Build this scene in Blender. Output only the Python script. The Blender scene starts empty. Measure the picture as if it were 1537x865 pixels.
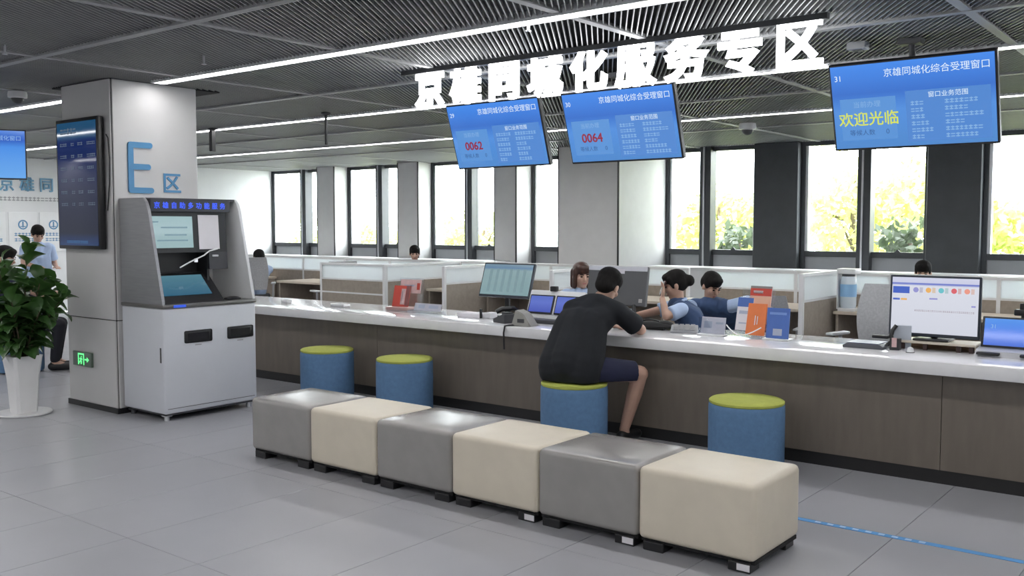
import bpy, bmesh, math, random
from mathutils import Vector, Matrix, Euler
random.seed(7)
scene = bpy.context.scene
COL = scene.collection
R = math.radians

# ------------------------------------------------------------------ camera, world, sun, exposure
cam_data = bpy.data.cameras.new('camera')
cam_data.sensor_width = 36.0
cam_data.lens = 36.0 * 1437.77 / 1537.0
cam_data.clip_end = 300
cam = bpy.data.objects.new('camera', cam_data)
cam.location = (0, 0, 1.55)
cam.rotation_euler = (R(90 - 3.681), 0, math.atan2(0.61637, 0.78483))
COL.objects.link(cam)
scene.camera = cam

world = bpy.data.worlds.new('sky')
scene.world = world
world.use_nodes = True
wb = world.node_tree.nodes['Background']
wb.inputs['Color'].default_value = (0.93, 0.97, 1.0, 1)
wb.inputs['Strength'].default_value = 13.0

sun_data = bpy.data.lights.new('sun', 'SUN')
sun_data.energy = 7.0
sun_data.angle = R(1.0)
sun_data.color = (1.0, 0.96, 0.86)
sun = bpy.data.objects.new('sun', sun_data)
sun.rotation_euler = (R(38), R(14), 0)
COL.objects.link(sun)

STRIP_POWER = 18.0
scene.view_settings.view_transform = 'Standard'
scene.view_settings.look = 'None'
scene.view_settings.gamma = 1.0
scene.view_settings.use_curve_mapping = False
scene.view_settings.exposure = 0.5
scene.cycles.use_denoising = True
scene.cycles.max_bounces = 6
scene.cycles.diffuse_bounces = 4
scene.cycles.glossy_bounces = 3
scene.cycles.use_adaptive_sampling = True
scene.cycles.adaptive_threshold = 0.02

# ------------------------------------------------------------------ materials
MATS = {}
def mat(name, col, rough=0.5, metal=0.0, var=0.0, vscale=6.0, bump=0.0, bscale=80.0, emit=None, estr=0.0, spec=0.5, coat=0.0, stretch=None, trans=0.0):
    if name in MATS:
        return MATS[name]
    m = bpy.data.materials.new(name)
    m.use_nodes = True
    nt = m.node_tree
    b = nt.nodes['Principled BSDF']
    b.inputs['Base Color'].default_value = (*col, 1)
    b.inputs['Roughness'].default_value = rough
    b.inputs['Metallic'].default_value = metal
    b.inputs['Specular IOR Level'].default_value = spec
    b.inputs['Coat Weight'].default_value = coat
    b.inputs['Coat Roughness'].default_value = 0.08
    if trans:
        b.inputs['Transmission Weight'].default_value = trans
    tc = nt.nodes.new('ShaderNodeTexCoord')
    mp = nt.nodes.new('ShaderNodeMapping')
    if stretch:
        mp.inputs['Scale'].default_value = stretch
    nt.links.new(tc.outputs['Object'], mp.inputs['Vector'])
    nz = nt.nodes.new('ShaderNodeTexNoise')
    nz.inputs['Scale'].default_value = vscale
    nz.inputs['Detail'].default_value = 4
    nt.links.new(mp.outputs['Vector'], nz.inputs['Vector'])
    v = max(var, 0.03)
    rp = nt.nodes.new('ShaderNodeValToRGB')
    rp.color_ramp.elements[0].color = (*[max(0, c * (1 - v)) for c in col], 1)
    rp.color_ramp.elements[1].color = (*[min(1, c * (1 + v)) for c in col], 1)
    rp.color_ramp.elements[0].position = 0.3
    rp.color_ramp.elements[1].position = 0.7
    nt.links.new(nz.outputs['Fac'], rp.inputs['Fac'])
    nt.links.new(rp.outputs['Color'], b.inputs['Base Color'])
    if bump:
        n2 = nt.nodes.new('ShaderNodeTexNoise')
        n2.inputs['Scale'].default_value = bscale
        nt.links.new(mp.outputs['Vector'], n2.inputs['Vector'])
        bp = nt.nodes.new('ShaderNodeBump')
        bp.inputs['Strength'].default_value = bump
        bp.inputs['Distance'].default_value = 0.004
        nt.links.new(n2.outputs['Fac'], bp.inputs['Height'])
        nt.links.new(bp.outputs['Normal'], b.inputs['Normal'])
    if emit:
        b.inputs['Emission Color'].default_value = (*emit, 1)
        b.inputs['Emission Strength'].default_value = estr
    MATS[name] = m
    return m

def screen_mat(name, stops, strength, rough=0.15, axis='Z'):
    """a glossy screen whose picture is a smooth colour gradient, given bottom to top"""
    m = mat(name, (0.01, 0.01, 0.015), rough=rough, emit=(1, 1, 1), estr=strength * 0.72, spec=0.5)
    nt = m.node_tree
    b = nt.nodes['Principled BSDF']
    tc = nt.nodes.new('ShaderNodeTexCoord')
    sp = nt.nodes.new('ShaderNodeSeparateXYZ')
    rp = nt.nodes.new('ShaderNodeValToRGB')
    el = rp.color_ramp.elements
    while len(el) < len(stops):
        el.new(0.5)
    for e, (p, c) in zip(el, stops):
        e.position = p
        e.color = (*c, 1)
    nt.links.new(tc.outputs['Generated'], sp.inputs[0])
    nt.links.new(sp.outputs[axis], rp.inputs['Fac'])
    nt.links.new(rp.outputs['Color'], b.inputs['Emission Color'])
    return m

def emit_mat(name, col, s):
    return mat(name, (0.02, 0.02, 0.02), rough=0.5, emit=col, estr=s * (0.72 if s < 2 else 1.0))

def glass_mat(name, tint, gloss=0.08, rough=0.02):
    if name in MATS: return MATS[name]
    m = bpy.data.materials.new(name); m.use_nodes = True
    nt = m.node_tree; nt.nodes.clear()
    out = nt.nodes.new('ShaderNodeOutputMaterial')
    mx = nt.nodes.new('ShaderNodeMixShader'); mx.inputs[0].default_value = gloss
    tr = nt.nodes.new('ShaderNodeBsdfTransparent'); tr.inputs[0].default_value = (*tint, 1)
    gl = nt.nodes.new('ShaderNodeBsdfGlossy'); gl.inputs['Roughness'].default_value = rough
    nt.links.new(tr.outputs[0], mx.inputs[1]); nt.links.new(gl.outputs[0], mx.inputs[2])
    nt.links.new(mx.outputs[0], out.inputs[0])
    MATS[name] = m
    return m

def frost_mat(name, col):
    if name in MATS: return MATS[name]
    m = bpy.data.materials.new(name); m.use_nodes = True
    nt = m.node_tree; nt.nodes.clear()
    out = nt.nodes.new('ShaderNodeOutputMaterial')
    mx = nt.nodes.new('ShaderNodeMixShader'); mx.inputs[0].default_value = 0.6
    d = nt.nodes.new('ShaderNodeBsdfDiffuse'); d.inputs[0].default_value = (*col, 1)
    t = nt.nodes.new('ShaderNodeBsdfTranslucent'); t.inputs[0].default_value = (*col, 1)
    nt.links.new(d.outputs[0], mx.inputs[1]); nt.links.new(t.outputs[0], mx.inputs[2])
    nt.links.new(mx.outputs[0], out.inputs[0])
    MATS[name] = m
    return m

def leaf_mat(name, col, tcol, w=0.4):
    if name in MATS: return MATS[name]
    m = bpy.data.materials.new(name); m.use_nodes = True
    nt = m.node_tree
    b = nt.nodes['Principled BSDF']; b.inputs['Roughness'].default_value = 0.35
    oi = nt.nodes.new('ShaderNodeObjectInfo')
    tc = nt.nodes.new('ShaderNodeTexCoord')
    nz = nt.nodes.new('ShaderNodeTexNoise'); nz.inputs['Scale'].default_value = 3.0
    nt.links.new(tc.outputs['Object'], nz.inputs['Vector'])
    ad = nt.nodes.new('ShaderNodeMath'); ad.operation = 'ADD'
    nt.links.new(oi.outputs['Random'], ad.inputs[0]); nt.links.new(nz.outputs['Fac'], ad.inputs[1])
    ml = nt.nodes.new('ShaderNodeMath'); ml.operation = 'MULTIPLY'; ml.inputs[1].default_value = 0.6
    nt.links.new(ad.outputs[0], ml.inputs[0])
    rp = nt.nodes.new('ShaderNodeValToRGB')
    rp.color_ramp.elements[0].color = (*[c * 0.55 for c in col], 1)
    rp.color_ramp.elements[1].color = (*[min(1, c * 1.6) for c in col], 1)
    nt.links.new(ml.outputs[0], rp.inputs['Fac'])
    nt.links.new(rp.outputs['Color'], b.inputs['Base Color'])
    t = nt.nodes.new('ShaderNodeBsdfTranslucent'); t.inputs[0].default_value = (*tcol, 1)
    mx = nt.nodes.new('ShaderNodeMixShader'); mx.inputs[0].default_value = w
    nt.links.new(b.outputs[0], mx.inputs[1]); nt.links.new(t.outputs[0], mx.inputs[2])
    nt.links.new(mx.outputs[0], nt.nodes['Material Output'].inputs[0])
    MATS[name] = m
    return m

FLOOR = mat('floor_tile', (0.33, 0.335, 0.365), 0.33, var=0.06, vscale=1.2, bump=0.03, bscale=120)
GROUT = mat('floor_grout', (0.29, 0.295, 0.315), 0.6, var=0.05)
PANELW = mat('pale_wall_panel', (0.56, 0.555, 0.56), 0.42, var=0.03, vscale=3)
WALLW = mat('white_wall_paint', (0.80, 0.81, 0.82), 0.6, var=0.02, vscale=2)
BLACK = mat('black_plastic', (0.012, 0.012, 0.014), 0.4)
BLACKM = mat('matte_black', (0.010, 0.010, 0.011), 0.8)
DARKGREY = mat('dark_grey_plastic', (0.05, 0.052, 0.058), 0.45)
SLAT = mat('ceiling_slat_aluminium', (0.285, 0.293, 0.297), 0.45, metal=0.0, var=0.05)
BAR = mat('ceiling_bar_grey', (0.36, 0.365, 0.37), 0.5, var=0.04)
VOID = mat('ceiling_void_black', (0.042, 0.043, 0.045), 0.95, var=0.2)
WHITEPL = mat('white_plastic', (0.74, 0.75, 0.77), 0.35, var=0.02)
WHITEPOW = mat('white_powder_coat', (0.60, 0.62, 0.67), 0.4, var=0.02, vscale=2)
GREYMET = mat('brushed_grey_metal', (0.30, 0.305, 0.32), 0.35, metal=0.4, var=0.06, stretch=(1, 1, 14))
FRAME = mat('window_frame_charcoal', (0.055, 0.060, 0.068), 0.45, var=0.08)
SILVER = mat('silver_aluminium', (0.62, 0.63, 0.66), 0.3, metal=0.8)
SPANDREL = mat('spandrel_grey_panel', (0.40, 0.41, 0.43), 0.35, var=0.03)
BROWN = mat('counter_brown_laminate', (0.150, 0.128, 0.106), 0.5, var=0.08, vscale=3, stretch=(6, 1, 1))
TOPW = mat('counter_white_stone', (0.73, 0.73, 0.75), 0.12, var=0.02, vscale=12, coat=0.3)
KICK = mat('kick_black', (0.014, 0.014, 0.015), 0.45)
BEIGE = mat('ottoman_beige_leather', (0.64, 0.58, 0.48), 0.42, var=0.03, vscale=8, bump=0.08, bscale=260)
GREYL = mat('ottoman_grey_leather', (0.275, 0.262, 0.255), 0.19, spec=1.0, var=0.04, vscale=8, bump=0.08, bscale=260)
BLUEF = mat('stool_blue_fabric', (0.10, 0.20, 0.36), 0.8, var=0.08, vscale=30, bump=0.2, bscale=500)
LIME = mat('stool_lime_fabric', (0.40, 0.44, 0.085), 0.75, var=0.06, vscale=20, bump=0.15, bscale=400)
SIGNB = mat('sign_blue_acrylic', (0.085, 0.26, 0.48), 0.35)
TAUPE = mat('partition_taupe_fabric', (0.33, 0.29, 0.25), 0.85, var=0.08, vscale=25)
FROST = frost_mat('frosted_glass', (0.93, 0.97, 0.99))
OAK = mat('desk_pale_oak', (0.62, 0.55, 0.46), 0.4, var=0.1, vscale=4, stretch=(1, 8, 1))
MESHG = mat('chair_grey_mesh', (0.40, 0.41, 0.43), 0.75, var=0.1, vscale=60)
SEATG = mat('chair_dark_seat', (0.06, 0.062, 0.07), 0.85, var=0.1)
SKIN = mat('skin', (0.50, 0.315, 0.24), 0.5, var=0.05, vscale=12)
HAIRB = mat('hair_black', (0.010, 0.009, 0.009), 0.75, spec=0.15, var=0.3, vscale=40, bump=0.3, bscale=120, stretch=(1, 1, 0.25))
HAIRR = mat('hair_dark_brown', (0.045, 0.017, 0.011), 0.4, var=0.3, vscale=40, bump=0.3, bscale=120, stretch=(1, 1, 0.25))
TEE = mat('black_cotton', (0.010, 0.012, 0.016), 0.9, var=0.2, vscale=6, bump=0.4, bscale=14)
NAVY = mat('navy_cotton', (0.012, 0.015, 0.045), 0.85, var=0.15, vscale=8, bump=0.3, bscale=16)
VEST = mat('navy_vest_wool', (0.035, 0.070, 0.16), 0.8, var=0.1, vscale=10, bump=0.2, bscale=30)
SHIRT = mat('pale_blue_shirt', (0.42, 0.54, 0.76), 0.8, var=0.05, vscale=10, bump=0.2, bscale=30)
POT = mat('pot_white_ceramic', (0.72, 0.72, 0.73), 0.3, var=0.02)
SOIL = mat('potting_soil', (0.05, 0.035, 0.025), 0.95, var=0.4, vscale=60, bump=0.6)
BARK = mat('bark_brown', (0.10, 0.075, 0.05), 0.9, var=0.3, vscale=20, bump=0.4)
LEAF = leaf_mat('plant_leaf_green', (0.036, 0.085, 0.024), (0.07, 0.18, 0.025), 0.22)
TREELEAF = leaf_mat('tree_leaf_green', (0.38, 0.42, 0.14), (0.62, 0.68, 0.24), 0.5)
DARKLEAF = leaf_mat('shrub_leaf_green', (0.045, 0.065, 0.035), (0.07, 0.10, 0.05), 0.4)
PAPERW = mat('white_paper', (0.72, 0.70, 0.74), 0.8)
REDP = mat('red_print', (0.55, 0.06, 0.04), 0.5)
ORANGEP = mat('orange_print', (0.75, 0.20, 0.06), 0.5, var=0.12, vscale=5)
BLUEP = mat('blue_print', (0.07, 0.15, 0.45), 0.5, var=0.06, vscale=8)
PINKP = mat('pink_print', (0.62, 0.42, 0.42), 0.5, var=0.1, vscale=20)
GREYBLUE = mat('grey_blue_print', (0.40, 0.44, 0.56), 0.6)
ACRYL = glass_mat('clear_acrylic', (0.93, 0.95, 0.97), 0.12, 0.05)
GLASS = glass_mat('window_glass', (0.97, 0.985, 0.98), 0.05)
STRIP = emit_mat('light_diffuser', (1.0, 0.985, 0.97), STRIP_POWER)
SIGNW = emit_mat('sign_letter_white', (0.97, 0.98, 1.0), 6.0)
TXTW = emit_mat('screen_text_white', (0.75, 0.88, 1.0), 0.95)
TXTP = emit_mat('screen_text_pale', (0.27, 0.50, 0.85), 0.85)
TXTY = emit_mat('screen_text_yellow', (0.78, 0.86, 0.10), 0.85)
TXTR = emit_mat('screen_text_red', (0.40, 0.02, 0.06), 0.7)
TXTD = emit_mat('screen_text_dark_blue', (0.03, 0.11, 0.33), 0.8)
TXTB = emit_mat('kiosk_text_blue', (0.03, 0.10, 0.95), 1.3)
EXITG = emit_mat('exit_green', (0.12, 0.95, 0.25), 1.6)

# ------------------------------------------------------------------ mesh helpers
class MB:
    def __init__(self):
        self.bm = bmesh.new()
    def box(self, x0, x1, y0, y1, z0, z1, bev=0, seg=2, M=None):
        vs = [self.bm.verts.new((x, y, z)) for x in (x0, x1) for y in (y0, y1) for z in (z0, z1)]
        f = [(0, 1, 3, 2), (4, 6, 7, 5), (0, 4, 5, 1), (2, 3, 7, 6), (0, 2, 6, 4), (1, 5, 7, 3)]
        fs = [self.bm.faces.new([vs[i] for i in q]) for q in f]
        if bev:
            es = list({e for q in fs for e in q.edges})
            r = bmesh.ops.bevel(self.bm, geom=es, offset=bev, segments=seg, affect='EDGES', profile=0.5)
            vs = list({v for q in r['faces'] for v in q.verts} | {v for v in vs if v.is_valid})
        if M is not None:
            bmesh.ops.transform(self.bm, matrix=M, verts=[v for v in vs if v.is_valid])
        return self
    def rings(self, rs, caps=True):
        prev = None
        rows = []
        for ring in rs:
            rows.append([self.bm.verts.new(p) for p in ring])
        n = len(rows[0])
        for a, b in zip(rows, rows[1:]):
            for i in range(n):
                self.bm.faces.new((a[i], a[(i + 1) % n], b[(i + 1) % n], b[i]))
        if caps:
            self.bm.faces.new(rows[0][::-1]); self.bm.faces.new(rows[-1])
        return self
    def cyl(self, p0, p1, r0, r1=None, n=16):
        r1 = r0 if r1 is None else r1
        p0, p1 = Vector(p0), Vector(p1)
        a, b = basis(p1 - p0)
        rs = []
        for p, r in ((p0, r0), (p1, r1)):
            rs.append([p + a * r * math.cos(2 * math.pi * i / n) + b * r * math.sin(2 * math.pi * i / n) for i in range(n)])
        return self.rings(rs)
    def lathe(self, prof, c=(0, 0, 0), n=32):
        c = Vector(c)
        rs = [[c + Vector((r * math.cos(2 * math.pi * i / n), r * math.sin(2 * math.pi * i / n), z)) for i in range(n)] for r, z in prof]
        return self.rings(rs)
    def tube(self, pts, r, n=8, taper=None):
        pts = [Vector(p) for p in pts]
        rs = []
        a = None
        for i, p in enumerate(pts):
            d = (pts[min(i + 1, len(pts) - 1)] - pts[max(i - 1, 0)]).normalized()
            if a is None: a, b = basis(d)
            else:
                a = (a - d * a.dot(d)).normalized(); b = d.cross(a)
            rr = r if taper is None else r + (taper - r) * i / (len(pts) - 1)
            rs.append([p + a * rr * math.cos(2 * math.pi * k / n) + b * rr * math.sin(2 * math.pi * k / n) for k in range(n)])
        return self.rings(rs)
    def prism(self, poly, axis, a0, a1, bev=0):
        """extrude a polygon given in the two other axes along axis 'x','y' or 'z'"""
        def P(u, v, a):
            return {'x': (a, u, v), 'y': (u, a, v), 'z': (u, v, a)}[axis]
        A = [self.bm.verts.new(P(u, v, a0)) for u, v in poly]
        B = [self.bm.verts.new(P(u, v, a1)) for u, v in poly]
        n = len(poly)
        fs = [self.bm.faces.new(A[::-1]), self.bm.faces.new(B)]
        for i in range(n):
            fs.append(self.bm.faces.new((A[i], A[(i + 1) % n], B[(i + 1) % n], B[i])))
        if bev:
            bmesh.ops.bevel(self.bm, geom=list({e for f in fs for e in f.edges}), offset=bev, segments=2, affect='EDGES')
        return self
    def ell(self, c, r, M=None, u=16, v=10):
        c = Vector(c)
        m = Matrix.Translation(c) @ (M.to_4x4() if M is not None else Matrix.Identity(4)) @ Matrix.Diagonal((*r, 1))
        bmesh.ops.create_uvsphere(self.bm, u_segments=u, v_segments=v, radius=1.0, matrix=m)
        return self
    def cap(self, p0, p1, r0, r1, n=12):
        p0, p1 = Vector(p0), Vector(p1)
        d = (p1 - p0)
        if d.length < 1e-6: return self.ell(p0, (r0, r0, r0), u=n, v=8)
        a, b = basis(d); d.normalize()
        rs = []
        for s in (-80, -55, -28, 0):
            t = R(s); rs.append((p0 + d * r0 * math.sin(t), r0 * math.cos(t)))
        for s in (0, 28, 55, 80):
            t = R(s); rs.append((p1 + d * r1 * math.sin(t), r1 * math.cos(t)))
        return self.rings([[p + a * r * math.cos(2 * math.pi * i / n) + b * r * math.sin(2 * math.pi * i / n) for i in range(n)] for p, r in rs])
    def mesh(self, name, smooth=True, angle=40):
        bmesh.ops.recalc_face_normals(self.bm, faces=self.bm.faces)
        me = bpy.data.meshes.new(name)
        self.bm.to_mesh(me); self.bm.free()
        if smooth:
            me.polygons.foreach_set('use_smooth', [True] * len(me.polygons))
            me.set_sharp_from_angle(angle=R(angle))
        return me
    def build(self, name, m, parent=None, smooth=True, loc=None, angle=40):
        return link(name, self.mesh(name, smooth, angle), m, parent, loc)

def basis(d):
    d = d.normalized()
    u = Vector((0, 0, 1)) if abs(d.z) < 0.9 else Vector((1, 0, 0))
    a = d.cross(u).normalized()
    return a, d.cross(a)

def link(name, me, m, parent=None, loc=None):
    o = bpy.data.objects.new(name, me)
    if m is not None and not me.materials:
        me.materials.append(m)
    COL.objects.link(o)
    if parent: o.parent = parent
    if loc: o.location = loc
    return o

def tag(o, label=None, cat=None, group=None, kind=None):
    if label: o['label'] = label
    if cat: o['category'] = cat
    if group: o['group'] = group
    if kind: o['kind'] = kind
    return o

def thing(name, label, cat, loc=(0, 0, 0), rz=0, group=None, kind=None):
    o = bpy.data.objects.new(name, None)
    o.empty_display_size = 0.1
    COL.objects.link(o)
    o.location = loc
    o.rotation_euler = (0, 0, rz)
    return tag(o, label, cat, group, kind)

def struct(name, loc=(0, 0, 0), label=None):
    o = bpy.data.objects.new(name, None)
    COL.objects.link(o); o.location = loc
    o['kind'] = 'structure'
    if label: o['label'] = label
    return o

def copy_tree(o, parent=None):
    c = o.copy(); COL.objects.link(c); c.parent = parent
    for ch in list(o.children): copy_tree(ch, c)
    return c

TEXTS = {}
def text_mesh(s, size, off=0.0, ext=0.0, align='CENTER', bev=0.0):
    k = (s, size, off, ext, align, bev)
    if k in TEXTS: return TEXTS[k].copy()
    c = bpy.data.curves.new('lettering', 'FONT')
    c.body = s; c.size = size; c.offset = off; c.extrude = ext; c.align_x = align; c.resolution_u = 3
    c.bevel_depth = bev; c.bevel_resolution = 2
    o = bpy.data.objects.new('lettering', c)
    me0 = o.to_mesh()
    me = me0.copy()
    o.to_mesh_clear()
    bpy.data.objects.remove(o); bpy.data.curves.remove(c)
    me.materials.clear()
    TEXTS[k] = me
    return me.copy()

def text(name, s, size, m, parent, loc, rot=(R(90), 0, 0), off=0.0, ext=0.0, align='CENTER', bev=0.0):
    o = link(name, text_mesh(s, size, off, ext, align, bev), m, parent, loc)
    o.rotation_euler = rot
    return o

def text_row(name, m, parent, x0, x1, z, h, y, rot=None, seed=0):
    """a row of print too small to read: short blocks of uneven width"""
    rnd = random.Random(seed)
    b = MB(); x = x0
    while x < x1:
        w = h * rnd.uniform(0.75, 0.95)
        k = rnd.random()
        b.box(x, x + w, y - 0.0012, y, z, z + h * 0.24)
        b.box(x, x + w, y - 0.0012, y, z + h * 0.62, z + h * 0.86)
        if k > 0.3: b.box(x + w * 0.38, x + w * 0.62, y - 0.0014, y, z - h * 0.05, z + h)
        x += w + h * 0.22
    return b.build(name, m, parent, smooth=False)

# ------------------------------------------------------------------ floor
CEIL = 2.75
XL, XR, YB, YF = -17.2, 3.6, -5.2, 13.4
fl = struct('floor', label='light grey tiled hall floor')
MB().box(XL, XR, YB, YF + 0.3, -0.2, -0.004).build('floor_bed', GROUT, fl, smooth=False)
tile_me = MB().box(-0.2985, 0.2985, -0.5985, 0.5985, -0.02, 0.0, bev=0.0015, seg=1).mesh('floor_tile', smooth=False)
tile_me.materials.append(FLOOR)
for i in range(25):
    for j in range(6):
        o = link('floor_tile', tile_me, None, fl, (-13.7 + 0.6 * i, -0.5 + 1.2 * j + 0.0, 0))
rest = MB()
def rest_tiles(x0, x1, y0, y1):
    nx = round((x1 - x0) / 0.6); ny = round((y1 - y0) / 1.2)
    for i in range(nx):
        for j in range(ny):
            rest.box(x0 + 0.6 * i + 0.0015, x0 + 0.6 * i + 0.5985, y0 + 1.2 * j + 0.0015, y0 + 1.2 * j + 1.1985, -0.02, 0)
rest_tiles(-17.0, -14.0, -4.7, 13.3)
rest_tiles(-14.0, 1.0, -4.7, -1.1)
rest_tiles(-14.0, 1.0, 6.1, 13.3)
rest_tiles(1.0, 3.4, -4.7, 13.3)
o = rest.build('floor_tile_field', FLOOR, fl, smooth=False); o['kind'] = 'stuff'

tape = thing('floor_tape', 'thin blue tape line on the grey floor behind the ottoman bench', 'floor tape', (0, 4.87, 0))
MB().box(-3.4, 3.0, -0.022, 0.022, 0.0005, 0.002).build('tape_strip', mat('floor_tape_blue', (0.09, 0.30, 0.62), 0.5), tape, smooth=False)
tb = MB()
for i in range(9):
    x = -1.80 + i * 0.065
    tb.box(x, x + 0.03, -0.012, 0.012, 0.002, 0.003)
tb.build('tape_print', mat('tape_print_pale', (0.42, 0.60, 0.80), 0.5), tape, smooth=False)

# ------------------------------------------------------------------ ceiling
ce = struct('ceiling', label='dark open slatted metal ceiling with grey grid bars')
MB().box(XL - 0.2, XR + 0.2, YB - 0.2, YF + 0.6, 3.15, 3.3).build('void_soffit', VOID, ce, smooth=False)
sb = MB()
d = Vector((-0.54, 0.842, 0)).normalized(); nrm = Vector((d.y, -d.x, 0))
def clip(p, d, x0, x1, y0, y1):
    t0, t1 = -1e9, 1e9
    for q, v, a, b in ((p.x, d.x, x0, x1), (p.y, d.y, y0, y1)):
        ta, tb_ = (a - q) / v, (b - q) / v
        if ta > tb_: ta, tb_ = tb_, ta
        t0, t1 = max(t0, ta), min(t1, tb_)
    return t0, t1
k = -17.4
while k < 10.3:
    p = nrm * k
    t0, t1 = clip(p, d, XL, XR, YB, YF - 0.05)
    if t1 > t0 + 0.1:
        a, b = p + d * t0, p + d * t1
        h = nrm * 0.0035
        ring = lambda q: [q - h + Vector((0, 0, CEIL)), q + h + Vector((0, 0, CEIL)), q + h + Vector((0, 0, CEIL + 0.03)), q - h + Vector((0, 0, CEIL + 0.03))]
        nseg = max(1, math.ceil((t1 - t0) / 0.6))
        sb.rings([ring(a.lerp(b, q_ / nseg)) for q_ in range(nseg + 1)])
    k += 0.0345
o = sb.build('ceiling_slats', SLAT, ce, smooth=False); o['kind'] = 'stuff'
for y in (-4.3, -1.8, 0.75, 3.32, 5.82, 8.4, 11.0):
    MB().box(XL, XR, y - 0.03, y + 0.03, CEIL - 0.012, CEIL + 0.02).build('grid_bar', BAR, ce, smooth=False)
for x in (-15.9, -14.1, -12.3, -10.5, -8.69, -6.86, -5.0, -3.17, -1.35, 0.5, 2.3):
    MB().box(x - 0.028, x + 0.028, YB, YF - 0.03, CEIL - 0.008, CEIL + 0.02).build('grid_bar', BAR, ce, smooth=False)
MB().box(-8.36, -8.21, 4.16, 5.2, CEIL - 0.010, CEIL + 0.03).build('cutout_black_plate', BLACKM, ce, smooth=False)  # black plate paints in the darkness of the opening left of the column
MB().box(-8.21, -7.41, 4.97, 5.2, CEIL - 0.010, CEIL + 0.03).build('cutout_black_plate', BLACKM, ce, smooth=False)  # same black plate for the dark opening behind the column

def light(label, x0, x1, y, w=0.11):
    t = thing('linear_light', label, 'ceiling light', ((x0 + x1) / 2, y, CEIL), group='linear ceiling lights')
    L = (x1 - x0) / 2
    hb = MB()
    for s in (-1, 1):
        hb.box(-L, L, s * w / 2 - 0.008, s * w / 2 + 0.008, -0.016, 0.04)
        hb.box(min(s * L, s * (L + 0.02)), max(s * L, s * (L + 0.02)), -w / 2 - 0.008, w / 2 + 0.008, -0.016, 0.04)
    hb.box(-L, L, -w / 2, w / 2, 0.02, 0.04)
    hb.build('housing', WHITEPL, t, smooth=False)
    MB().box(-L, L, -w / 2 + 0.009, w / 2 - 0.009, -0.010, 0.018).build('diffuser', STRIP, t, smooth=False)
light('long white linear light running over the bench to the column', -7.28, XR - 0.1, 4.52)
light('white linear light left of the column, near the dome camera', XL + 0.1, -8.45, 4.6)
light('white linear light running behind the hanging screens over the counter', XL + 0.1, XR - 0.1, 7.12)
light('white linear light nearest the windows', XL + 0.1, XR - 0.1, 9.76)
for y, w_ in ((1.9, 'first'), (-0.7, 'second'), (-3.3, 'third')):
    light('white linear ceiling light behind the camera, %s row' % w_, XL + 0.1, XR - 0.1, y)

# ------------------------------------------------------------------ walls
MB().box(XL - 0.2, XL, YB, YF + 0.4, 0, 3.15).build('wall_end', WALLW, None, smooth=False)['kind'] = 'structure'
MB().box(XR, XR + 0.2, YB, YF + 0.4, 0, 3.15).build('wall_right', WALLW, None, smooth=False)['kind'] = 'structure'
MB().box(XL, XR, YB - 0.2, YB, 0, 3.15).build('wall_back', WALLW, None, smooth=False)['kind'] = 'structure'
# window wall: spandrel and head
ww = struct('wall_window', label='window wall with grey and charcoal piers')
MB().box(XL, XR, YF + 0.05, YF + 0.3, -0.004, 0.25).build('plinth', WALLW, ww, smooth=False)
MB().box(XL, XR, YF - 0.05, YF + 0.35, CEIL, 3.15).build('head_beam', WALLW, ww, smooth=False)
PIERM = mat('pier_grey_cladding', (0.66, 0.655, 0.655), 0.5, var=0.02)
def pier(x0, x1, y0, m, seam):
    p = MB().box(x0, x1, y0, YF + 0.3, 0, CEIL, bev=0.006, seg=1).build('pier', m, ww, smooth=False)
    if seam:
        MB().box(x1 - 0.02, x1 + 0.004, y0 - 0.006, y0 + 0.012, 0, CEIL).build('corner_seam', BLACK, p, smooth=False)
        MB().box(x0 - 0.004, x0 + 0.012, y0 - 0.006, y0 + 0.012, 0, CEIL).build('corner_seam', BLACK, p, smooth=False)
pier(-15.28, -14.75, 13.0, PIERM, True)
pier(-12.97, -12.43, 13.0, PIERM, True)
pier(-10.55, -10.06, 12.93, PIERM, True)
pier(-8.5, -7.42, 11.96, PIERM, True)
for x0, x1 in ((-5.9, -5.24), (-3.5, -2.85), (-1.12, -0.47), (1.26, 1.9)):
    pier(x0, x1, 13.22, FRAME, False)
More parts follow.
